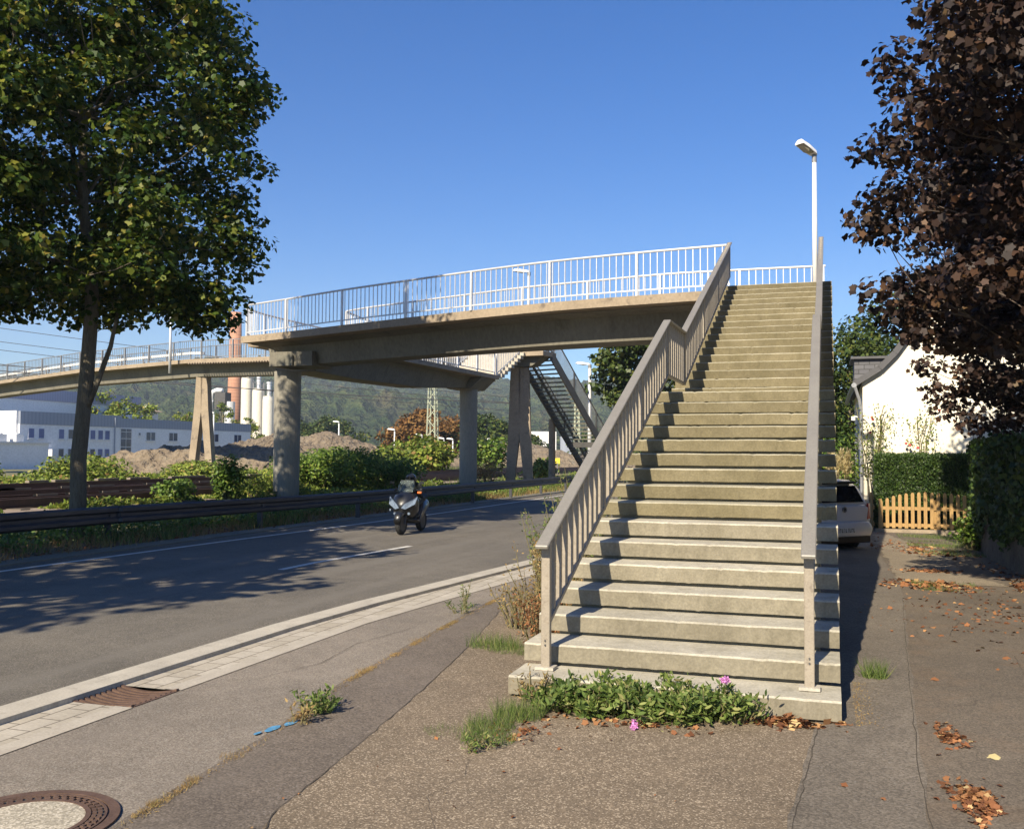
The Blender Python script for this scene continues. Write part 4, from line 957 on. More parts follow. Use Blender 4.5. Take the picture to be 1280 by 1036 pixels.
mb=MB(); mb.box((0,0,3.7),(2.6,2.6,7.6)); mb.build('wall',M['facade_white'],hs)
M['tile_roof']=mat_noise('tile_roof',(.33,.25,.18),(.42,.33,.25),2,.9)
mb=MB(); mb.box((0,0,7.8),(3.6,3.6,.5),0,.4); mb.build('roof',M['tile_roof'],hs)
mb=MB(); mb.box((.2,0,8.2),(.5,.5,.6)); mb.build('chimney',M['facade_white'],hs)
mb=MB(); mb.box((1.25,-.4,6.6),(.15,.7,.7)); mb.build('window',M['window'],hs)
tk=thing('storage_tank',(-94.9,108.9,5.2),'white domed tank with a red end on the factory roof','tank')
mb=MB(); mb.tube([(-.3,-.9,1.1),(0,-.2,1.1),(.4,1.0,1.1)],[.5,.95,.95],14); mb.build('shell',M['white_paint'],tk,smooth=True)
M['red_paint']=mat_plain('red_paint',(.35,.06,.03),.5)
mb=MB(); mb.tube([(.42,1.02,1.1),(.8,1.9,1.1)],[.9,.9],14); mb.build('end_cap',M['red_paint'],tk)

# chimney, silos, process tower
def mat_bands(name,c1,c2,scale):
    m,nt,b=nodes(name); v=coord(nt); w=N(nt,'ShaderNodeTexWave',wave_type='BANDS',bands_direction='Z'); w.inputs['Scale'].default_value=scale; w.inputs['Distortion'].default_value=.3; nt.links.new(v,w.inputs['Vector'])
    c=ramp(nt,w.outputs['Fac'],[(0,c2),(.12,c1),(1,c1)]); c=mix(nt,1.,c,ramp(nt,noise_n(nt,coord(nt,'Object',(1,1,.25)),.9,4),[(.3,(.8,.8,.8)),(.7,(1.12,1.12,1.12))]),'MULTIPLY')
    nt.links.new(c,b.inputs['Base Color']); b.inputs['Roughness'].default_value=.9; return m
M['brick']=mat_bands('brick',(.42,.22,.14),(.3,.15,.10),.55)
ch=thing('factory_chimney',(-96.9,139.8,0),'tall round red brick chimney behind the factory','chimney')
mb=MB(); mb.tube([(0,0,0),(0,0,9.5),(0,0,26.3)],[1.32,1.25,.95],32); mb.build('shaft',M['brick'],ch,smooth=True)
mb=MB(); 
for z in (6.1,6.5,16): mb.cyl((0,0,z),1.36-.012*z,.14,32)
mb.build('iron_hoop',M['rust_iron'],ch)
M['silo']=mat_noise('silo',(.62,.58,.48),(.72,.69,.6),.5,.6,fine=8,bumps=0,stretch=(1,1,.15))
for i,(px,py_,zt,lab) in enumerate(((-83.8,123.7,13.4,'tallest pale cement silo, beside the brick chimney'),(-81.0,122.5,11.5,'middle pale cement silo with a steel vent on top'),(-78.35,121.2,10.2,'lowest pale cement silo, beside the first pier'))):
    sl_=thing('cement_silo',(px,py_,0),lab,'silo','silos'); r=.88
    mb=MB(); mb.tube([(0,0,0),(0,0,zt-.6),(0,0,zt)],[r,r,r*.9],28); mb.build('shell',M['silo'],sl_,smooth=False)
    mb=MB(); mb.cyl((.1,0,zt),.34,1.9,16); mb.cyl((.1,0,zt+1.9),.42,.25,16); mb.build('vent_stack',M['rail_galv'],sl_)
    mb=MB()
    for a in np.linspace(0,2*pi,11)[:-1]: mb.tube([(r*.95*cos(a),r*.95*sin(a),zt-.05),(r*.95*cos(a),r*.95*sin(a),zt+.9)],.035,5)
    mb.tube([(r*.95*cos(a),r*.95*sin(a),zt+.9) for a in np.linspace(0,2*pi,20)],.035,5); mb.build('guard_rail',M['rail_dull'],sl_)
    mb=MB()
    for s in (-.2,.2): mb.tube([(r+.35,s-.3,2),(r+.35,s-.3,zt+.9)],.04,5)
    for z in np.arange(2.3,zt+.8,.4): mb.tube([(r+.35,-.5,z),(r+.35,-.1,z)],.025,4)
    mb.build('ladder',M['rail_dull'],sl_)
pt=thing('process_tower',(-88.0,122.5,0),'white duct and dark steel filter tower left of the chimney','process tower')
mb=MB(); mb.tube([(-1.35,0,4),(-1.35,0,10.4),(-1.1,0,11.1),(-.4,0,11.35),(.6,0,11.3)],[.36]*5,12); mb.build('duct',M['white_paint'],pt,smooth=True)
mb=MB(); mb.box((.3,.6,9.7),(1.9,1.6,2.6)); mb.tube([(-.3,.4,4),(.2,.4,8.6)],.18,8); mb.tube([(.6,.4,4),(-.1,.4,8.6)],.18,8); mb.build('filter_housing',M['steel_dark'],pt)
mb=MB(); mb.cyl((1.3,1.0,3),.8,6.6,20); mb.build('tank',M['rail_galv'],pt)
mb=MB()
for z in (5.2,7.4,9.6): mb.box((-1.9,.2,z),(2.2,1.2,.16)); mb.tube([(-3,-.4,z+.9),(-1.7,-.4,z+.9)],.04,5)
for z in (4,): 
    for x in (-3,-2.5,-2): mb.tube([(x,-.4,5.2),(x,-.4,10.5)],.04,5)
mb.build('platform',M['rail_galv'],pt)
# far right works
wb=thing('far_warehouse',(-54.2,186.5,0),'bright white block building far off below the stairs','building')
mb=MB(); mb.box((0,0,3.1),(5.2,4,6.6),.3); mb.build('wall',M['facade_white'],wb)
mb=MB(); mb.box((4.2,2.2,2.6),(2.4,3,5.6),.3); mb.build('side_block',M['clad'],wb)
mb=MB(); mb.box((-1.0,-2.2,1.0),(4.6,3,1.6),.3); mb.build('blue_container',mat_plain('blue_container',(.1,.15,.3),.6),wb)
ob=thing('orange_roof_shed',(-56.6,181.5,0),'low shed with an orange tiled roof left of the white block','shed')
mb=MB(); mb.box((0,0,1.5),(7,4,3.4),.3); mb.build('wall',M['facade_white'],ob)
M['orange_tile']=mat_noise('orange_tile',(.5,.2,.1),(.6,.27,.14),1,.9)
mb=MB(); mb.add([(-4.2,-2.4,3.0),(4.0,-2.2,2.2),(4.0,2.2,2.2),(-4.2,2.4,3.0),(-4.2,0,4.7),(4.0,0,3.1)],[(0,1,5,4),(3,4,5,2),(0,4,3),(1,2,5),(0,3,2,1)]); mb.build('roof',M['orange_tile'],ob)

# ------------------------------------------------------------------ masts, small lamps, wires
M['mast']=mat_noise('mast',(.36,.4,.28),(.48,.5,.36),1,.6,fine=6,bumps=0)
def lattice(x,y,h,w,label,m=None,armz=None):
    o=thing('lattice_mast',(x,y,0),label,'lattice mast'); mb=MB(); w2=w*.62
    c=[[(sx_*w/2,sy_*w/2,-.2),(sx_*w2/2,sy_*w2/2,h)] for sx_,sy_ in ((-1,-1),(1,-1),(1,1),(-1,1))]
    for a,b in c: mb.bar(a,b,.10,.10)
    mb.build('leg',m or M['mast'],o); mb=MB(); n=int(h/(w*.85))
    for i in range(n):
        for k in range(4):
            a0,a1=c[k]; b0,b1=c[(k+1)%4]; t0,t1=i/n,(i+1)/n
            p=Vector(a0).lerp(Vector(a1),t0); q=Vector(b0).lerp(Vector(b1),t1)
            if i%2: p=Vector(b0).lerp(Vector(b1),t0); q=Vector(a0).lerp(Vector(a1),t1)
            mb.bar(p,q,.05,.05)
    mb.build('bracing',m or M['mast'],o); return o
lattice(-34.9,81.6,8.6,1.0,'pale green lattice mast standing between the two round piers')
lattice(-20.2,81.3,6.6,.6,'thin green lattice post right of the far stairs')
for x,y,h,lab in ((-60.4,110,5.8,'small white lamp above the tallest gravel heap'),(-44.75,94,4.3,'small white lamp in front of the rust-brown tree'),(-41.8,95,3.7,'small white lamp right of the rust-brown tree'),(-43.2,105,3.5,'small white lamp right of the lattice mast'),(-44,110,3.5,'small white lamp just left of the second pier'),(-64.3,87.7,6.1,'white lamp in front of the factory wall right of the A shaped pier'),(-37.4,107,3.4,'small white lamp just right of the second pier')):
    lamp(x,y,0,h,lab,r=.09,arm=(-1,-.2),head=(.8,.3,.18),m=M['white_paint'],group='yard lamps')
M['wire']=mat_plain('wire',(.05,.05,.055),.5)
def wire(a,b,sag,label,r=.014,n=24):
    a=Vector(a); b=Vector(b); pts=[]
    for i in range(n+1):
        t=i/n; p=a.lerp(b,t); p.z-=sag*4*t*(1-t); pts.append(tuple(p-a))
    mb=MB(); mb.tube(pts,r,5,cap=False); o=mb.build('overhead_wire',M['wire'],loc=tuple(a)); return tag(o,label,'cable',group='overhead wires of the railway')
WV=[((-58,35,10.9),(-17,50,5.6),'topmost'),((-58,35,9.9),(-17,51,5.2),'second'),((-57,36,9.2),(-17,52,4.9),'third'),((-57,36,8.2),(-18,53,4.5),'fourth'),((-56,36,7.4),(-16,49,4.7),'lowest')]
for a,b,w in WV:
    wire(a,b,.25,'%s of the dark overhead wires crossing the sky at the left'%w,r=.018 if w!='lowest' else .028)
wire((-60,36,7.9),(-38,44,6.5),.1,'dark contact wire slanting just above the railway bridge at the left',r=.02)
for (x,y,lab) in ((-18.6,54.4,'small yellow kilometre marker left of the A shaped legs by the tracks'),(-14.5,53.7,'small yellow marker by the tracks under the far stairs')):
    o=thing('track_marker',(x,y,.25),lab,'marker'); mb=MB(); mb.tube([(0,0,0),(0,0,1.0)],.03,6); mb.build('post',M['rail_dull'],o)
    mb=MB(); mb.box((0,0,1.0),(.34,.04,.34)); mb.build('plate',mat_plain('yellow_plate',(.75,.62,.03),.5),o)

# ------------------------------------------------------------------ white house
M['render']=mat_noise('render',(.74,.69,.56),(.80,.76,.64),.7,.9,fine=30,bumps=.1)
M['slate']=mat_brick('slate',(.10,.10,.11),(.15,.15,.16),(.05,.05,.05),.3,.14,.012)
M['dark_trim']=mat_plain('dark_trim',(.07,.07,.075),.6)
M['zinc']=mat_plain('zinc',(.33,.34,.36),.4,metal=.4)
ho=thing('white_house',(2.95,22.6,-.4),'white rendered house with a steep slate roof behind the hedge','house'); HO=(2.95,22.6,-.4)
gp=[(2.95,-.5),(2.95,3.72),(3.4,4.0),(3.8,4.42),(4.45,5.35),(5.15,6.02),(6.4,7.3),(7.6,8.4),(8.8,7.3),(10.2,5.8),(11.5,4.3),(12.1,3.8),(12.1,-.5)]
mb=MB(HO); n=len(gp); y0,y1=22.6,32.
mb.loft([[(x,y0,z) for x,z in gp],[(x,y1,z) for x,z in gp]]); mb.build('wall',M['render'],ho)
rp=[(2.72,3.60),(3.4,4.03),(3.8,4.45),(4.45,5.38),(5.15,6.05),(6.4,7.33),(7.6,8.43),(8.8,7.33),(10.2,5.83),(11.5,4.33),(12.3,3.7)]
mb=MB(HO); rr=[]
for y in (22.48,32.1): rr.append([(x,y,z+.02) for x,z in rp]+[(x,y,z+.13) for x,z in rp[::-1]])
mb.loft(rr); rf=mb.build('roof',M['slate'],ho)
mb=MB(HO)
for i in range(len(rp)-1): mb.bar((rp[i][0],22.45,rp[i][1]+.06),(rp[i+1][0],22.45,rp[i+1][1]+.06),.06,.17,up=(0,1,0)) if False else mb.bar((rp[i][0],22.45,rp[i][1]+.06),(rp[i+1][0],22.45,rp[i+1][1]+.06),.05,.16)
mb.build('verge_board',M['dark_trim'],rf)
mb=MB(HO); mb.box((3.3,25.2,4.15),(1.05,1.8,.75)); dm=mb.build('dormer',M['slate'],ho)
mb=MB(HO); mb.box((3.3,25.2,4.56),(1.25,2.05,.07)); mb.build('dormer_roof',M['dark_trim'],dm)
mb=MB(HO); mb.tube([(2.72,22.4,3.62),(2.68,27,3.62),(2.68,32,3.62)],.07,10); mb.build('gutter',M['zinc'],ho)
mb=MB(HO); mb.tube([(2.74,22.42,3.58),(2.86,22.50,3.2),(2.90,22.52,2.9),(2.90,22.52,-.4)],.042,10); mb.build('downpipe',M['zinc'],ho)
mb=MB(HO); mb.box((2.915,25,1.2),(.06,1.0,1.3)); mb.build('window',M['window'],ho)
for x,z in ((2.84,23.2),): 
    mb=MB(HO); mb.tube([(2.93,23.6,2.75),(2.75,23.6,2.8)],.02,6); mb.cyl((2.72,23.6,2.68),.06,.12,10); mb.build('wall_lamp',M['white_paint'],ho)
# climbing rose against the gable
o=thing('climbing_rose',(3.9,22.35,-.3),'sparse climbing rose with a few blooms against the white gable','climbing plant'); CO=(3.9,22.35,-.3)
mb=MB(CO); br=[]
for k in range(9):
    x=rnd.choice([3.15,3.2,4.0,4.3,4.6]); p=[(x,22.33,-.3)]; z=-.3; tgt=rnd.uniform(1.9,3.2) 
    lean=rnd.uniform(-.1,.35)
    while z<tgt: z+=.3; x+=lean*.3+rnd.uniform(-.06,.06); p.append((x,22.42+rnd.uniform(-.1,.08),z))
    mb.tube(p,.012,5,cap=False); br.append(p)
mb.build('stem',M['stem'],o)
P=[];
for p in br:
    for q in p[2:]:
        if q[2]<1.2: continue
        for _ in range(22): P.append((q[0]+rnd.gauss(0,.17)-CO[0],min(22.56,q[1]+rnd.gauss(0,.05))-CO[1],q[2]+rnd.gauss(0,.13)-CO[2]))
P=np.array(P); npmesh('foliage',leaf_verts(P,RNG.normal(size=(len(P),3)),.07*RNG.uniform(.6,1.2,len(P)),OVAL),6,M['leaf_bush'],o)
M['rose']=mat_plain('rose',(.45,.05,.05),.6)
for (x,z) in ((3.18,2.72),(3.2,2.66),(3.13,2.3),(4.15,1.95),(4.35,1.88),(4.05,2.0),(4.9,2.9)):
    mb=MB(CO); mb.tube([(x,22.38,z-.03),(x,22.36,z),(x,22.35,z+.03)],[.02,.045,.02],7); mb.build('bloom',M['rose'],o)
# hedge
he=thing('hedge',(4.7,21.9,-.3),'clipped evergreen hedge behind the picket fence','hedge')
mb=MB(); mb.box((0,0,.95),(2.75,.66,1.86),.0); mb.build('core',M['bush_core'],he)
P=[]
for _ in range(30000):
    f=rnd.random(); x=rnd.uniform(-1.45,1.5); 
    if f<.62: q=(x,-.38+rnd.gauss(0,.035),rnd.uniform(.0,1.93))
    elif f<.9: q=(x,rnd.uniform(-.38,.4),1.92+rnd.gauss(0,.035)+.03*noise.noise(Vector((x*5,0,0))))
    else: q=(-1.43+rnd.gauss(0,.03),rnd.uniform(-.38,.4),rnd.uniform(0,1.92))
    P.append(q)
P=np.array(P); nn=RNG.normal(size=(len(P),3))*.7; nn[:,1]-=.6; nn[:,2]+=.2; up=RNG.normal(size=(len(P),3))*.5; up[:,2]+=1
npmesh('foliage',leaf_verts(P,nn,.07*RNG.uniform(.6,1.3,len(P)),LANCE*np.array([2.2,1]),.1,up=up),4,M['leaf_hedge'],he)
# picket fence
M['fence_wood']=mat_noise('fence_wood',(.31,.185,.065),(.42,.265,.10),5,.7,c3=(.22,.14,.06),fine=40,bumps=.15,stretch=(1,1,.2))
pf=thing('picket_fence',(3.30,20.85,-.30),'orange-brown wooden picket fence between driveway and hedge','fence'); n=18
for i in range(n):
    x=.02+i*.153; h=[.80,.86,.92,.96,.99,1.01,1.02,1.03,1.02,1.02,1.01,1.0,.98,.96,.93,.9,.87,.84][i]
    mb=MB(); w=.083; t=.022; pts=[(-w/2,.09),(w/2,.09),(w/2,h-.05),(w/2*.75,h-.015),(w/2*.3,h),(-w/2*.3,h),(-w/2*.75,h-.015),(-w/2,h-.05)]
    mb.loft([[(x+a,-t,b) for a,b in pts],[(x+a,0,b) for a,b in pts]]); mb.build('picket',M['fence_wood'],pf)
for z in (.17,.60):
    mb=MB(); mb.box((1.33,.018,z),(2.75,.032,.085)); mb.build('cross_rail',M['fence_wood'],pf)
for x in (.0,1.33,2.66):
    mb=MB(); mb.box((x,.075,.4),(.08,.08,.86)); mb.build('post',M['fence_wood'],pf)
# left return of the fence, in shade
pf2=thing('picket_fence',(3.22,20.9,-.30),'shaded side run of wooden fence going back beside the parked car','fence')
for i in range(10):
    mb=MB(); mb.box((-.10+.0*i,.15+i*.16,.5),(.022,.085,.9)); mb.build('picket',M['fence_wood'],pf2)
for z in (.17,.60):
    mb=MB(); mb.box((-.07,.85,z),(.03,1.7,.085)); mb.build('cross_rail',M['fence_wood'],pf2)
mb=MB((4.6,20.8,-.33)); mb.box((4.62,20.72,-.30),(2.9,.16,.14)); single('fence_kerb',mb,M['concrete_coping'],'low concrete kerb under the picket fence','kerb')

# ivy clad stone wall on the right
M['stone_wall']=mat_noise('stone_wall',(.07,.055,.04),(.20,.16,.12),3.5,.95,c3=(.12,.12,.06),fine=18,bumps=.9,bd=.04)
iw=thing('stone_wall',(5.2,11.5,-.2),'old stone wall overgrown with ivy at the right of the driveway','wall'); IO=(5.2,11.5,-.2)
WP=[(4.95,15.6),(4.75,13),(4.78,10.5),(5.1,8),(5.6,4)]
mb=MB(IO); rr=[]
for x,y in resample(WP,6):
    b=vgh(x,y)-.15; d=.04*noise.noise(Vector((x*2,y*2,0))); rr.append([(x+d,y,b),(x+d*2,y,.9),(x-.02+d,y,1.72+d),(x+.45,y,1.72),(x+.45,y,b)])
mb.loft(rr); mb.build('masonry',M['stone_wall'],iw)
P=[];
RW=resample(WP,10)
for _ in range(24000):
    i=rnd.randrange(len(RW)-1); x,y=interp(RW[i],RW[i+1],rnd.random()); z=rnd.uniform(-.3,1.95)
    cov=noise.noise(Vector((y*.8,z*1.1,3)))+ .9*(z-.75)/1.0+ (.55 if y>15.0 else 0)
    if cov<-.35+.35*rnd.random(): continue
    if rnd.random()<.25: P.append((x+rnd.uniform(-.1,.45)-IO[0],y-IO[1],1.75+abs(rnd.gauss(0,.10))-IO[2]))
    else: P.append((x-.04-abs(rnd.gauss(0,.05))-IO[0],y-IO[1],z-IO[2]))
for _ in range(1800): P.append((rnd.uniform(4.75,5.4)-IO[0],15.62+abs(rnd.gauss(0,.04))*-1-IO[1],rnd.uniform(-.2,1.9)-IO[2]))
P=np.array(P); nn=RNG.normal(size=(len(P),3))*.5; nn[:,0]-=.7; nn[:,1]-=.3; up=RNG.normal(size=(len(P),3))*.6; up[:,2]-=.8
npmesh('ivy',leaf_verts(P,nn,.075*RNG.uniform(.6,1.3,len(P)),MAPLE,.35,up=up),10,M['leaf_hedge'],iw)  # darker hedge leaf colour stands in for tree shade on the ivy
shrub(4.72,15.2,.42,.75,900,'small ivy clump at the end of the picket fence',M['leaf_bush_dark'],.09)
shrub(2.0,24.6,1.0,2.2,2200,'dark green shrub between the parked car and the white house',M['leaf_bush_dark'],.12)
shrub(2.1,27.5,1.5,3.3,2400,'tall shrub behind the parked car beside the staircase',M['leaf_hedge'],.14)
# pampas grass
pg=thing('pampas_grass',(2.30,22.0,-.4),'pale plume of pampas grass behind the parked car','plant')
mb=MB()
for i in range(14):
    a=i*.45; mb.tube([(0,0,0),(.1*cos(a),.1*sin(a),.9),(.28*cos(a),.28*sin(a),1.5+.1*sin(i*3))],[.012,.008,.004],4,cap=False)
mb.build('stalk',M['straw'],pg)
P=[];U=[]
for i in range(14):
    a=i*.45; c=Vector((.26*cos(a),.26*sin(a),1.55+.15*sin(i*3)))
    for _ in range(90): 
        t=rnd.random(); P.append(c+Vector((rnd.gauss(0,.035),rnd.gauss(0,.035),t*.5))); U.append((rnd.gauss(0,.3),rnd.gauss(0,.3),1))
P=np.array([tuple(p) for p in P]); npmesh('plume',leaf_verts(P,RNG.normal(size=(len(P),3)),.14*np.ones(len(P)),LANCE,0,up=np.array(U)),4,mat_leaf('plume',[(0,(.5,.4,.2)),(1,(.7,.6,.38))],.4),pg)

# ------------------------------------------------------------------ parked car (rear seen)
M['car_white']=mat_plain('car_white',(.72,.72,.74),.25,var=.02,Coat_Weight=.5)
M['car_black']=mat_plain('car_black',(.015,.015,.017),.35)
M['car_glass']=mat_plain('car_glass',(.008,.010,.013),.05)
M['tyre']=mat_noise('tyre',(.012,.012,.012),(.025,.025,.025),8,.85,fine=40)
M['alloy']=mat_plain('alloy',(.45,.46,.48),.3,metal=.8)
M['tail_red']=mat_plain('tail_red',(.35,.012,.012),.15)
M['plate']=mat_plain('plate',(.75,.75,.73),.4)
M['blue_flag']=mat_plain('blue_flag',(.02,.06,.35),.4)
car=thing('parked_car',(2.36,13.9,vgh(2.4,14.5)-.06),'small white hatchback parked beside the staircase, seen from behind','car',rz=radians(48))
L,Wc=3.55,1.64
def crs(y,w,zb,zt,k=.5):   # ring of a car body section, y along length
    return [(-w*.46,y,zb),(-w*.5,y,zb+.12),(-w*.5,y,zb+(zt-zb)*.55),(-w*.47,y,zt-.05),(-w*.40,y,zt),(w*.40,y,zt),(w*.47,y,zt-.05),(w*.5,y,zb+(zt-zb)*.55),(w*.5,y,zb+.12),(w*.46,y,zb)]
mb=MB(); mb.loft([crs(0.06,1.50,.30,.92),crs(.12,1.60,.26,.97),crs(.35,1.64,.24,.99),crs(1.2,1.64,.22,.98),crs(2.4,1.64,.22,.97),crs(3.0,1.62,.24,.88),crs(3.4,1.5,.27,.76),crs(3.55,1.3,.32,.62)])
body=mb.build('body',M['car_white'],car,smooth=True,bevel=.03,seg=3)
mb=MB()
def roofr(y,w1,w2,z0,z1): return [(-w1/2,y,z0),(-w2/2-.02,y,z1-.06),(-w2/2+.08,y,z1),(w2/2-.08,y,z1),(w2/2+.02,y,z1-.06),(w1/2,y,z0)]
mb.loft([roofr(.10,1.46,1.40,.93,1.0),roofr(.22,1.48,1.22,.95,1.30),roofr(.36,1.5,1.14,.96,1.43),roofr(.9,1.52,1.14,.97,1.475),roofr(1.7,1.52,1.12,.96,1.47),roofr(2.2,1.5,1.06,.95,1.38),roofr(2.8,1.44,1.2,.9,1.0)])
mb.build('roof',M['car_white'],car,smooth=True,bevel=.02,seg=2)
mb=MB(); mb.loft([[(-.60,.085,1.0),(.60,.085,1.0),(.50,.215,1.32),(-.50,.215,1.32)],[(-.60,.13,1.0),(.60,.13,1.0),(.50,.26,1.32),(-.50,.26,1.32)]]); mb.build('rear_window',M['car_glass'],car)
mb=MB(); mb.box((0,.25,1.385),(.88,.2,.05)); mb.build('spoiler',M['car_black'],car,bevel=.01)
mb=MB(); mb.bar((-.05,.06,1.01),(.33,.085,1.06),.015,.015); mb.build('rear_wiper',M['car_black'],car)
mb=MB(); mb.loft([crs(0.005,1.48,.34,.60),crs(.03,1.58,.33,.62),crs(.10,1.645,.32,.63),crs(.34,1.655,.32,.62)]); mb.build('bumper',M['car_white'],car,smooth=True,bevel=.02,seg=2)
mb=MB(); mb.box((0,.16,.27),(1.44,.3,.14)); mb.build('bumper_skirt',M['car_black'],car,bevel=.02)
mb=MB(); mb.box((0,-.002,.455),(.53,.012,.12)); pl_=mb.build('number_plate',M['plate'],car)
mb=MB(); mb.box((-.245,-.010,.455),(.036,.006,.11)); mb.build('plate_strip',M['blue_flag'],pl_)
mb=MB()
for i,(x,w) in enumerate(((-.19,.045),(-.13,.045),(-.075,.02),(-.02,.045),(.05,.015),(.09,.04),(.145,.04),(.2,.04))): mb.box((x,-.0105,.455),(w*.3,.004,.075)); mb.box((x+w*.25,-.0105,.455+.03*(-1)**i),(w*.7,.004,.014))
mb.build('plate_characters',M['car_black'],pl_)
# round emblem: ring with a V over a W
mb=MB(); c=(0,.045,.86); n=20
mb.tube([(c[0]+.055*cos(2*pi*i/n),c[1]-.012,c[2]+.055*sin(2*pi*i/n)) for i in range(n+1)],.006,6)
for a,b in (((-.022,.045),(0,.005)),((.022,.045),(0,.005)),((-.045,.025),(-.02,-.045)),((-.02,-.045),(0,-.005)),((0,-.005),(.02,-.045)),((.02,-.045),(.045,.025))):
    mb.bar((a[0],c[1]-.012,c[2]+a[1]),(b[0],c[1]-.012,c[2]+b[1]),.008,.008)
em=mb.build('emblem',M['alloy'],car)
mb=MB(); mb.tube([(0,.052,.86),(0,.035,.86)],.055,20); mb.build('emblem_disc',M['car_black'],em)
for s in (-1,1):
    mb=MB(); mb.loft([[(s*.66,.045,.66),(s*.79,.075,.66),(s*.80,.095,.97),(s*.72,.07,.97)],[(s*.66,.12,.66),(s*.825,.30,.68),(s*.815,.30,.96),(s*.72,.16,.97)]]); mb.build('tail_light',M['tail_red'],car)
    mb=MB(); mb.loft([[(s*.757,.42,1.0),(s*.757,1.2,1.0),(s*.60,1.18,1.40),(s*.60,.55,1.39)],[(s*.80,.42,.99),(s*.80,1.2,.99),(s*.625,1.18,1.40),(s*.625,.55,1.39)]]); mb.build('side_window',M['car_glass'],car)
    mb=MB(); mb.loft([[(s*.757,1.26,1.0),(s*.757,2.3,1.0),(s*.59,1.9,1.40),(s*.60,1.26,1.40)],[(s*.80,1.26,.99),(s*.80,2.3,.99),(s*.61,1.9,1.40),(s*.625,1.26,1.40)]]); mb.build('side_window',M['car_glass'],car)
    for y in (.62,2.98):
        mb=MB(); mb.tube([(s*.64,y,.29),(s*.67,y,.29),(s*.80,y,.29),(s*.825,y,.29)],[.25,.29,.29,.26],28); w_=mb.build('wheel',M['tyre'],car)
        mb=MB(); mb.tube([(s*.80,y,.29),(s*.832,y,.29)],.19,24); mb.build('rim',M['alloy'],w_)
    mb=MB(); mb.box((s*.90,2.25,1.0),(.16,.08,.12)); mb.build('mirror',M['car_white'],car,bevel=.02)

# ------------------------------------------------------------------ scooter and rider (coming towards the camera)
M['sc_black']=mat_plain('sc_black',(.008,.009,.011),.4,var=.2,Coat_Weight=.6)
M['sc_light']=mat_plain('sc_light',(.15,.19,.25),.08,var=.3,scale=30)
M['screen']=None
m,nt,b=nodes('windscreen'); b.inputs['Base Color'].default_value=(.62,.72,.7,1); b.inputs['Roughness'].default_value=.08; b.inputs['Transmission Weight'].default_value=.9; b.inputs['IOR'].default_value=1.15; M['screen']=m
M['cloth_dark']=mat_noise('cloth_dark',(.010,.014,.012),(.028,.034,.03),6,.9,fine=60)
M['orange']=mat_plain('orange',(.7,.16,.04),.3)
scx=thing('motor_scooter',(-6.05,11.9,.027),'black motor scooter with big twin headlights coming along the shaded lane','scooter',rz=radians(3)); scx.scale=(.88,.88,.84)
# local: forward = -Y
def ring(y,w,z0,z1,n=12,e=2.4,x0=0):
    out=[]
    for i in range(n):
        a=2*pi*i/n+pi/n; ca,sa=cos(a),sin(a)
        out.append((x0+w/2*math.copysign(abs(ca)**(2/e),ca),y,(z0+z1)/2+(z1-z0)/2*math.copysign(abs(sa)**(2/e),sa)))
    return out
mb=MB(); mb.loft([ring(-.62,.10,.62,.72),ring(-.56,.30,.52,.82),ring(-.48,.50,.42,.93),ring(-.36,.62,.36,1.0),ring(-.22,.62,.34,1.04),ring(-.10,.50,.34,1.0)]); fr=mb.build('front_fairing',M['sc_black'],scx,smooth=True)
for s in (-1,1):
    mb=MB(); a=[(s*.02,-.625,.63),(s*.12,-.605,.60),(s*.31,-.50,.72),(s*.335,-.38,.90),(s*.24,-.50,.83),(s*.10,-.60,.73)]
    mb.loft([[(x,y+.02,z) for x,y,z in a],[(x*1.02,y-.022,z) for x,y,z in a]]); mb.build('headlight',M['sc_light'],fr,bevel=.008)
    mb=MB(); mb.tube([(s*.17,-.47,.50),(s*.17,-.53,.50)],.03,12); mb.build('fog_lamp',M['sc_light'],fr)
    mb=MB(); mb.tube([(s*.10,-.2,1.02),(s*.33,-.12,1.06)],.02,8); mb.build('handlebar',M['sc_black'],scx)
    mb=MB(); mb.tube([(s*.26,-.17,1.06),(s*.36,-.22,1.22)],.009,6); mb.box((s*.36,-.22,1.22),(.10,.03,.06)); mb.build('mirror',M['sc_black'],scx)
mb=MB(); mb.box((.34,-.30,.99),(.10,.05,.05)); mb.build('indicator',M['orange'],scx,bevel=.01)
mb=MB(); mb.box((-.30,-.45,.58),(.03,.05,.05)); mb.build('side_reflector',M['sc_light'],scx)
mb=MB(); q=[(-.18,-.34,1.0),(-.20,-.25,1.14),(-.16,-.18,1.28),(.16,-.18,1.28),(.20,-.25,1.14),(.18,-.34,1.0)]
mb.loft([[(x,y,z) for x,y,z in q],[(x,y+.006,z) for x,y,z in q]]); mb.build('windscreen',M['screen'],scx)
for y,lab in ((-.55,'front'),(.72,'rear')):
    mb=MB(); rg=[]; n=28
    R0=.255
    for i in range(n):
        a=2*pi*i/n; rg.append([(dx,y+cos(a)*rr_,R0+.0+sin(a)*rr_) for dx,rr_ in ((-.055,.17),(-.062,.22),(-.03,.252),(.03,.252),(.062,.22),(.055,.17))])
    vs=[p for r in rg for p in r]; fs=[]
    for i in range(n):
        for k in range(6): fs.append((i*6+k,i*6+(k+1)%6,((i+1)%n)*6+(k+1)%6,((i+1)%n)*6+k))
    mb.add(vs,fs); w_=mb.build('wheel',M['tyre'],scx)
    mb=MB(); mb.tube([(-.05,y,R0),(.05,y,R0)],.17,20); mb.build('rim',M['steel_dark'],w_)
mb=MB(); mb.loft([ring(-.82,.15,.26,.44),ring(-.74,.20,.38,.53),ring(-.60,.22,.46,.58),ring(-.45,.22,.46,.56),ring(-.3,.2,.38,.46)]); mb.build('front_mudguard',M['sc_black'],scx,smooth=True)
mb=MB(); 
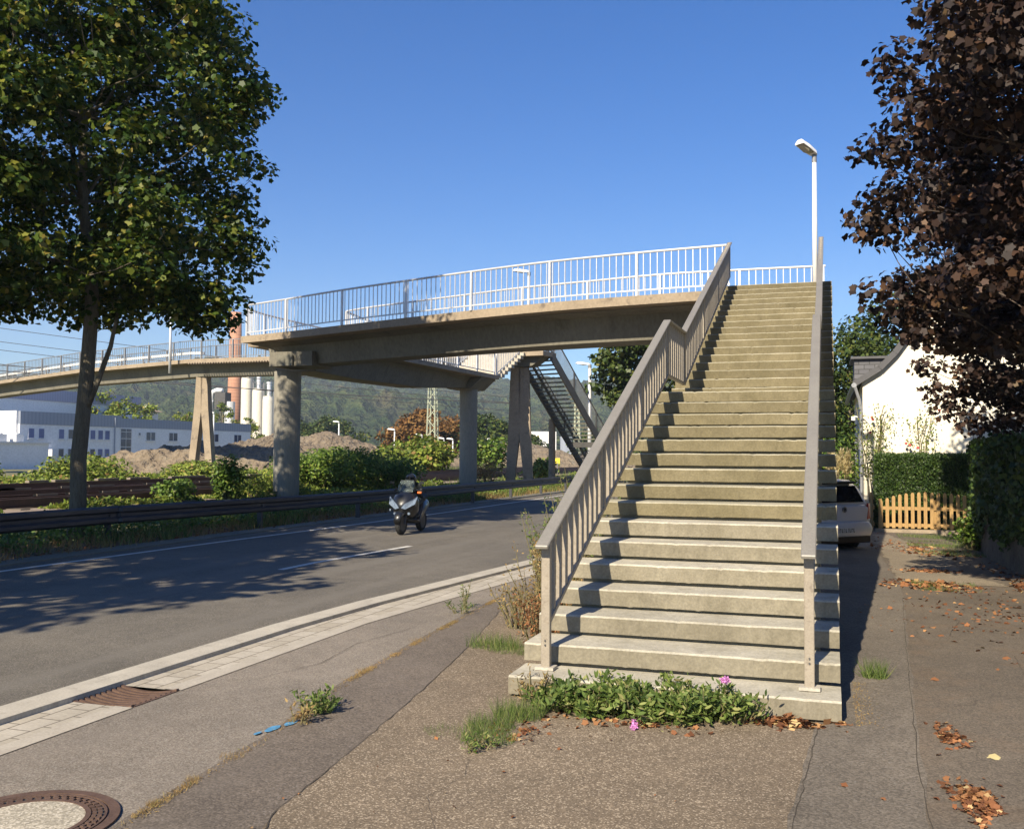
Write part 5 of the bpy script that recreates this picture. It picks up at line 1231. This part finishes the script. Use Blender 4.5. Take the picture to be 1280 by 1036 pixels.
for s in (-1,1): mb.tube([(s*.085,-.55,.255),(s*.08,-.38,.75)],.022,8)
mb.build('fork',M['steel_dark'],scx)
mb=MB(); mb.loft([ring(-.18,.44,.25,.42),ring(.1,.42,.22,.34),ring(.25,.44,.22,.62),ring(.5,.40,.36,.78),ring(.85,.32,.5,.8),ring(1.02,.16,.62,.76)]); mb.build('body',M['sc_black'],scx,smooth=True)
mb=MB(); mb.loft([ring(.12,.26,.70,.80),ring(.4,.32,.74,.84),ring(.85,.26,.78,.90)]); mb.build('seat',M['cloth_dark'],scx,smooth=True)

def skin_body(name,joints,edges,mat,parent=None,sub=2):
    me=bpy.data.meshes.new(name); me.from_pydata([j[0] for j in joints],edges,[]); o=bpy.data.objects.new(name,me); COL.objects.link(o)
    sk=o.modifiers.new('skin','SKIN'); ld=me.skin_vertices[0].data
    for i,j in enumerate(joints):
        r=j[1]; ld[i].radius=(r,r) if not hasattr(r,'__len__') else r; ld[i].use_root=(i==0)
    ss=o.modifiers.new('sub','SUBSURF'); ss.levels=sub; ss.render_levels=sub
    me.materials.append(mat); 
    if parent: o.parent=parent
    return o
me=bpy.data.meshes.new('tmp')
if not me.skin_vertices: pass
def skin_obj(name,joints,edges,mat,parent=None,sub=2):
    """skin built with a bmesh layer so no operator is needed"""
    import bmesh
    bm=bmesh.new(); lay=bm.verts.layers.skin.verify(); vs=[]
    for j in joints:
        v=bm.verts.new(j[0]); r=j[1]; v[lay].radius=(r,r) if not hasattr(r,'__len__') else r; vs.append(v)
    vs[0][lay].use_root=True
    for a,b_ in edges: bm.edges.new((vs[a],vs[b_]))
    me=bpy.data.meshes.new(name); bm.to_mesh(me); bm.free()
    o=bpy.data.objects.new(name,me); COL.objects.link(o); me.materials.append(mat)
    o.modifiers.new('skin','SKIN').use_smooth_shade=True
    s_=o.modifiers.new('sub','SUBSURF'); s_.levels=sub; s_.render_levels=sub
    if parent: o.parent=parent
    return o
per=thing('person',(-6.05,11.9,.027),'rider in dark clothes and dark helmet leaning forward on the black scooter','person',rz=radians(3)); per.scale=(.86,.86,.80)
J=[((0,.42,.80),.14),((0,.38,.95),(.15,.12)),((0,.26,1.10),(.17,.12)),((0,.15,1.22),(.15,.10)),((0,.10,1.29),.055),((0,.05,1.36),.075),
   ((.17,.17,1.20),.065),((.25,.05,1.06),.045),((.30,-.10,1.06),.032),((-.17,.17,1.20),.065),((-.25,.05,1.06),.045),((-.30,-.10,1.06),.032),
   ((.11,.38,.80),.095),((.17,.02,.76),.07),((.15,.02,.42),.05),((.15,-.10,.40),.035),((-.11,.38,.80),.095),((-.17,.02,.76),.07),((-.15,.02,.42),.05),((-.15,-.10,.40),.035)]
E_=[(0,1),(1,2),(2,3),(3,4),(4,5),(3,6),(6,7),(7,8),(3,9),(9,10),(10,11),(0,12),(12,13),(13,14),(14,15),(0,16),(16,17),(17,18),(18,19)]
skin_obj('body',J,E_,M['cloth_dark'],per)
mb=MB(); rg=[]
for i in range(9):
    a=-pi/2+pi*i/8; rg.append([(0+.125*cos(a)*cos(t),.05+.15*cos(a)*sin(t),1.37+.135*sin(a)) for t in np.linspace(0,2*pi,17)[:-1]])
mb.loft(rg); hm=mb.build('helmet',M['sc_black'],per,smooth=True)
mb=MB(); rg=[]
for i in range(4):
    zz=1.33+.03*i; rg.append([(.135*sin(t),.05-.162*cos(t),zz) for t in np.linspace(-1.1,1.1,9)])
mb.loft(rg,close=False,caps=False); mb.build('visor',M['car_glass'],hm)
for s in (-1,1):   # gloves with fingers round the grips
    for k in range(4):
        x=s*(.27+.022*k); skin_obj('gloved_finger',[((x,-.10,1.075),.011),((x,-.135,1.08),.011),((x,-.155,1.055),.010),((x,-.14,1.035),.009)],[(0,1),(1,2),(2,3)],M['cloth_dark'],per,1)
    skin_obj('gloved_thumb',[((s*.26,-.10,1.06),.012),((s*.25,-.13,1.045),.011),((s*.27,-.15,1.04),.009)],[(0,1),(1,2)],M['cloth_dark'],per,1)

# ------------------------------------------------------------------ iron covers
mh=thing('manhole_cover',(-1.31,-2.80,0),'round rusty manhole cover with a pale concrete centre in the lane','manhole cover')
def annulus(r0,r1,z0,z1,n=64):
    mb=MB(); rg=[]
    for i in range(n): a=2*pi*i/n; rg.append([(r*cos(a),r*sin(a),z) for r,z in ((r0,z0),(r0,z1),(r1,z1),(r1,z0))])
    vs=[p for r in rg for p in r]; fs=[(i*4+k,i*4+(k+1)%4,((i+1)%n)*4+(k+1)%4,((i+1)%n)*4+k) for i in range(n) for k in range(4)]
    mb.add(vs,fs); return mb
annulus(.345,.39,-.01,.010).build('outer_ring',M['rust_iron'],mh)
annulus(.245,.345,-.01,.002).build('bed',M['steel_dark'],mh)
annulus(.245,.268,-.01,.011).build('inner_ring',M['rust_iron'],mh)
annulus(.325,.336,-.01,.010).build('middle_ring',M['rust_iron'],mh)
mb=MB()
for r,n,w in ((.282,44,.02),(.306,48,.02)):
    for i in range(n): a=2*pi*(i+(.5 if r>.3 else 0))/n; mb.box((r*cos(a),r*sin(a),.005),(.018,.024,.012),a)
mb.build('lugs',M['rust_iron'],mh)
mb=MB(); mb.cyl((0,0,-.01),.245,.018,64); mb.build('centre',M['manhole_concrete'],mh)
dg=thing('drain_grate',(-2.43,-.82,-.022),'rusty dished iron drain grate set in the gutter','drain grate')
mb=MB(); mb.box((0,0,-.055),(.50,.48,.03)); mb.build('pit',M['car_black'],dg)
def dish(x): return -.012+.036*(abs(x)/.25)**2
mb=MB()
for s_ in (-1,1): mb.sweep([(x,s_*.225,dish(x)) for x in np.linspace(-.25,.25,11)],.028,.03)
for s_ in (-1,1): mb.box((s_*.242,0,.012),(.024,.43,.028))
mb.build('frame',M['rust_iron'],dg)
for i in range(8):
    y=-.178+.051*i; mb=MB(); mb.sweep([(x,y,dish(x)+.001) for x in np.linspace(-.23,.23,11)],.022,.02); mb.build('bar',M['rust_iron'],dg)
mb=MB()
for cx,cy,r0,sd_ in ((-1.07,-1.19,.05,1),(-1.03,-1.05,.045,2),(-1.10,-1.30,.025,3)):
    q=[(cx+r0*(1+.6*noise.noise(Vector((a*2,sd_,0))))*.6*cos(a),cy+r0*(1+.6*noise.noise(Vector((a*2,sd_,5))))*1.5*sin(a),.0085) for a in np.linspace(0,2*pi,15)[:-1]]
    mb.add(q,[tuple(range(14))])
mb.o=Vector((0,0,0)); single('paint_mark',mb,M['blue_paint'],'small splashes of blue paint on the lane beside a weed','paint mark')

# ------------------------------------------------------------------ small plants, litter
def weed(x,y,r,h,n,label,m,size=.05,shape=LANCE,name='weed',cat='weed',stems=8,wide=1.,bl=0,top=None,seed=0,elong=(1,0)):
    z0=vgh(x,y); o=thing(name,(x,y,z0),label,cat); mb=MB(); P=[];T=[]
    rn=random.Random(seed+int(x*100)); sh=shape*np.array([wide,1])
    for s in range(stems):
        a=rn.uniform(0,2*pi); rr_=r*math.sqrt(rn.random()); bx,by=rr_*cos(a)*elong[0] if elong[1]==0 else rr_*cos(a),rr_*sin(a)
        bx=rr_*cos(a)*elong[0]; hh=h*rn.uniform(.55,1.1); lx,ly=bx*.5+rn.gauss(0,.12)*hh,by*.4+rn.gauss(0,.12)*hh
        pts=[(bx*.7,by*.7,0),(bx*.8+lx*.3,by*.8+ly*.3,hh*.4),(bx+lx*.7,by+ly*.7,hh*.75),(bx+lx,by+ly,hh)]
        mb.tube(pts,[.006,.005,.004,.002],4,cap=False)
        for _ in range(n//stems):
            t=rn.uniform(.08,1)**.8*3; i=min(2,int(t)); q=Vector(pts[i]).lerp(Vector(pts[i+1]),t-i)
            sp=.35*size+.15*r*(1-t/3.5); P.append((q.x+rn.gauss(0,sp),q.y+rn.gauss(0,sp),max(.005,q.z+rn.gauss(0,sp*.6)))); d=Vector((rn.gauss(0,1),rn.gauss(0,1),.7)); T.append(tuple(d))
    mb.build('stem',M['stem'],o); P=np.array(P); T=np.array(T); nn=RNG.normal(size=(len(P),3)); nn[:,2]+=.8
    npmesh('foliage',leaf_verts(P,nn,size*RNG.uniform(.6,1.3,len(P)),sh,.2,up=T),len(shape),m,o); return o
def tuft(x,y,r,h,n,label,m,w=.35,ex=1.,name='grass_tuft'):
    z0=vgh(x,y)+.005
    def fn():
        a=rnd.uniform(0,2*pi); q=r*math.sqrt(rnd.random()); return (x+q*cos(a)*ex,y+q*sin(a),z0)
    o=blades(fn,n,h,m,name,None,None,w=w,lean=.45,loc=(x,y,z0)); return tag(o,label,'grass tuft')
# planting in front of the first step
for i,(x,y,r,h,n,lab) in enumerate([(.42,-.20,.14,.12,700,'low green leafy weed at the left end of the bottom step'),(.62,-.16,.2,.17,1800,'leafy green weed below the bottom step, left of the pink blossom'),
        (.88,-.16,.2,.17,1500,'bushy green weed below the bottom step behind the pink blossom'),(1.12,-.22,.24,.18,2400,'bright green bushy weed below the middle of the bottom step'),(1.36,-.12,.16,.20,1000,'green weed with a drooping tip near the right of the bottom step'),(1.53,-.09,.12,.14,260,'small green weed right of the others below the bottom step')]):
    weed(x,y,r,h,n,lab,M['leaf_lav'],.05,shape=OVAL,wide=.6,stems=34,seed=i*7)
weed(.16,-.10,.12,.2,200,'wispy grey-green weed against the left corner of the bottom step',M['leaf_dry'],.04,stems=12,seed=91)
M['pink']=mat_plain('pink',(.62,.25,.55),.7,var=.2,scale=40)
def blossom(x,y,z,L,a,label):
    o=thing('blossom',(x,y,z),label,'flower'); P=[]
    for _ in range(260): t=rnd.random(); P.append((cos(a)*t*L+rnd.gauss(0,.007),sin(a)*t*L+rnd.gauss(0,.007),.014+rnd.gauss(0,.006)))
    P=np.array(P); npmesh('petals',leaf_verts(P,RNG.normal(size=(len(P),3)),.010*np.ones(len(P)),QUAD),4,M['pink'],o)
    mb=MB(); mb.tube([(0,0,.012),(cos(a)*L,sin(a)*L,.012)],.004,5); mb.build('stem',M['stem'],o)
blossom(.93,-.38,.01,.15,radians(-80),'pink flower spike lying on the footway before the weeds')
blossom(.88,-.24,.10,.06,radians(100),'small pale pink blossom above the lying flower spike')
blossom(1.43,-.15,.24,.05,radians(60),'faded mauve blossom at the right end of the weeds')
# grass streak left of the stairs foot
for i,(x,y,r,h,n,ex,lab) in enumerate([(.22,-.45,.16,.12,700,1.,'grass tuft at the left of the bottom step'),(.14,-.75,.15,.10,600,1.,'grass tuft in the middle of the green streak'),(.20,-1.0,.14,.09,520,1.2,'grass tuft at the near end of the green streak'),(-.05,-.92,.12,.05,240,1.4,'short sparse grass left of the green streak'),(2.36,1.42,.09,.15,320,1.,'single grass tuft on the asphalt right of the stairs')]):
    tuft(x,y,r,h,n,lab,M['leaf_weed'],w=.5,ex=ex)
weed(.22,-1.18,.08,.08,160,'tiny broadleaf weed at the near end of the green streak',M['leaf_lav'],.035,seed=5,stems=6)
# tall dry weeds left of the stairs
for i,(x,y,r,h,n,lab,mt) in enumerate([(-.30,2.75,.22,1.15,1500,'tall grey-green weeds leaning on the stair railing','leaf_weed'),(-.42,2.35,.2,.8,900,'dry brown weeds left of the stair foot','leaf_dry'),(-.28,1.75,.2,.42,800,'reddish dry weeds beside the lowest steps','leaf_litter'),
        (-.28,3.4,.18,1.45,900,'tallest thin weed rising above the railing','leaf_weed'),(-.50,3.0,.2,1.05,800,'pale green feathery weed at the left of the clump','leaf_weed'),(-.25,2.3,.2,.9,900,'mixed dry and green weeds close to the steps','leaf_dry'),(-.72,2.5,.16,.4,300,'sparse dry weeds at the far left of the clump','leaf_dry')]):
    weed(x,y,r,h,int(n*1.9),lab,M[mt],.034,shape=OVAL,wide=.6,stems=40,seed=40+i)
for i,(x,y,r,h,n,lab) in enumerate([(-.65,1.55,.16,.13,520,'green grass tuft left of the dry weeds'),(-.42,1.45,.18,.10,420,'green grass at the foot of the dry weeds'),(-.2,1.35,.14,.08,260,'short grass beside the second step')]):
    tuft(x,y,r,h,n,lab,M['leaf_weed'],w=.5,ex=1.5)
weed(-1.03,-.75,.11,.13,420,'leafy weed in the joint beside the blue paint',M['leaf_weed'],.036,shape=OVAL,wide=.6,stems=9,seed=70)
weed(-.99,-1.02,.06,.12,90,'dry weed in the joint just below the leafy one',M['leaf_dry'],.05,stems=6,seed=71)
weed(-1.62,3.4,.08,.28,110,'thin sprig growing at the gutter edge',M['leaf_weed'],.04,stems=5,seed=72)
weed(-1.52,3.1,.12,.10,130,'small low weed beside the thin sprig at the gutter edge',M['leaf_weed'],.04,stems=8,seed=73)
Jx=lambda y: float(np.interp(y,[-4.5,-2.73,-2,-1.27,0,2.04,4.74],[-.55,-.87,-.94,-1.0,-1.21,-1.37,-1.53]))
def joint():
    while True:
        y=rnd.uniform(-3.6,4.2); 
        if lump(0,y,1.9,12)>.02 or rnd.random()<.12: return (Jx(y)+rnd.gauss(0,.018),y,.008)
blades(joint,5200,.018,M['leaf_dry'],'joint_moss','dry yellow moss and grass along the joint of the footway','moss',w=3,lean=1.5)
for y,r in ((-1.72,.07),(-2.1,.04),(-2.45,.03),(.35,.07),(1.6,.08)): tuft(Jx(y)-.02,y,r,.028,160,{-1.72:'largest dry yellow tuft in the footway joint',-2.1:'small dry tuft in the joint above the manhole',-2.45:'tiny dry tuft in the joint beside the manhole',.35:'dry tuft in the joint behind the leafy weed',1.6:'farthest dry tuft in the footway joint'}[y],M['leaf_dry'],w=.9)
# fallen leaves
def litter(cx,cy,rx,ry,n,size,name,label,pile=.0,m=None,rot=0,kind='stuff'):
    P=[]
    for _ in range(n):
        a=rnd.uniform(0,2*pi); q=rnd.random()**.8*(1+.9*noise.noise(Vector((cos(a)*1.3,sin(a)*1.3,cx*3+cy)))); q*=1.9 if rnd.random()<.07 else 1; u,v_=q*cos(a)*rx,q*sin(a)*ry; x=cx+u*cos(rot)-v_*sin(rot); y=cy+u*sin(rot)+v_*cos(rot)
        P.append((x,y,vgh(x,y)+.018+pile*max(0,1-q)*rnd.random()))
    P=np.array(P); nn=RNG.normal(size=(n,3))*.35; nn[:,2]+=1
    o=npmesh(name,leaf_verts(P-np.array((cx,cy,0)),nn,size*RNG.uniform(.4,1.3,n),MAPLE,.5),10,m or M['leaf_litter'],loc=(cx,cy,0)); return tag(o,label,'leaf litter',kind=kind)
litter(1.80,-.10,.28,.09,130,.05,'fallen_leaves','crisp brown leaves heaped against the right end of the bottom step',.06)
litter(2.12,.0,.07,.06,10,.05,'fallen_leaves','few brown leaves at the right corner of the bottom step',.02)
litter(1.0,-.42,.5,.10,90,.032,'fallen_leaves','small brown leaves under the weeds by the bottom step',.01)
litter(.35,-.75,.2,.4,120,.03,'fallen_leaves','brown leaves among the green streak of grass',.01)
litter(2.72,-.05,.10,.28,150,.028,'fallen_leaves','rusty leaf crumbs in a patch on the driveway, farther patch',.008)
litter(2.70,-1.15,.10,.30,380,.03,'fallen_leaves','rusty leaf crumbs in a patch on the driveway, nearer patch',.015)
litter(2.95,-2.0,.9,1.6,60,.03,'fallen_leaves','tiny leaf bits scattered on the near driveway',.002)
litter(3.3,8.0,.75,.7,420,.07,'fallen_leaves','broad drift of red-brown leaves across the driveway before the pale slab',.01)
litter(3.5,10.0,.6,.35,220,.07,'fallen_leaves','line of red-brown leaves on the edge of the pale slab',.01)
litter(3.7,14.8,.7,2.6,420,.08,'fallen_leaves','leaf litter by the grass in front of the fence',.01,rot=.1)
litter(3.9,5.2,1.6,3.0,330,.05,'fallen_leaves','sparse leaves scattered over the driveway',.004)
litter(4.6,8,.35,3.5,360,.07,'fallen_leaves','brown leaves collected along the foot of the stone wall',.02)
litter(-9.35,12,.35,9,900,.07,'fallen_leaves','orange leaves lying on the verge under the guardrail',.01)
litter(.8,-2.4,1.4,1.4,60,.018,'fallen_leaves','tiny crumbs and leaf bits scattered on the aggregate footway',.001)
for i,(x,y,s,lab) in enumerate([(2.90,-.38,.07,'single pale yellow leaf on the driveway near the leaf crumbs'),(3.42,2.55,.08,'single curled brown leaf on the driveway'),(2.78,1.5,.06,'small brown leaf on the seam right of the grass tuft')]):
    P=np.array([(0,0,.02)]); o=npmesh('fallen_leaf',leaf_verts(P,np.array([[.1,-.1,1.]]),np.array([s]),MAPLE,.5),10,M['leaf_litter'] if i else mat_plain('yellow_leaf',(.5,.42,.2),.8),loc=(x,y,vgh(x,y)+.005)); tag(o,lab,'leaf')
blades(reg(3.6,4.9,13.2,19.8,lambda x,y:.2+1.2*lump(x,y,1.1,15)+.3*(x-4)),5000,.07,M['leaf_weed'],'lawn','patchy grass at the foot of the stone wall before the fence','grass',w=1.5)
blades(reg(3.1,3.9,7.3,8.3,lambda x,y:.2+lump(x,y,2,16)),900,.06,M['leaf_weed'],'driveway_grass','yellow-green moss patch in the driveway','grass',w=1.5)
blades(lambda:(2.20+abs(rnd.gauss(0,.06)),rnd.uniform(.0,1.2),.012),500,.012,M['leaf_dry'],'sand','pale grit beside the right side of the bottom steps','grit',w=6,lean=2.)

# ------------------------------------------------------------------ air
mb=MB((0,0,0)); mb.box((-300,700,150),(3400,2600,320)); 
m=bpy.data.materials.new('haze'); m.use_nodes=True; nt=m.node_tree; nt.nodes.clear()
o_=nt.nodes.new('ShaderNodeOutputMaterial'); pv=nt.nodes.new('ShaderNodeVolumePrincipled'); nt.links.new(pv.outputs[0],o_.inputs['Volume'])
pv.inputs['Color'].default_value=(.72,.84,1,1); pv.inputs['Density'].default_value=.00024; pv.inputs['Anisotropy'].default_value=0
hz=mb.build('haze',m); tag(hz,'thin blue haze in the air over the valley','haze',kind='stuff')
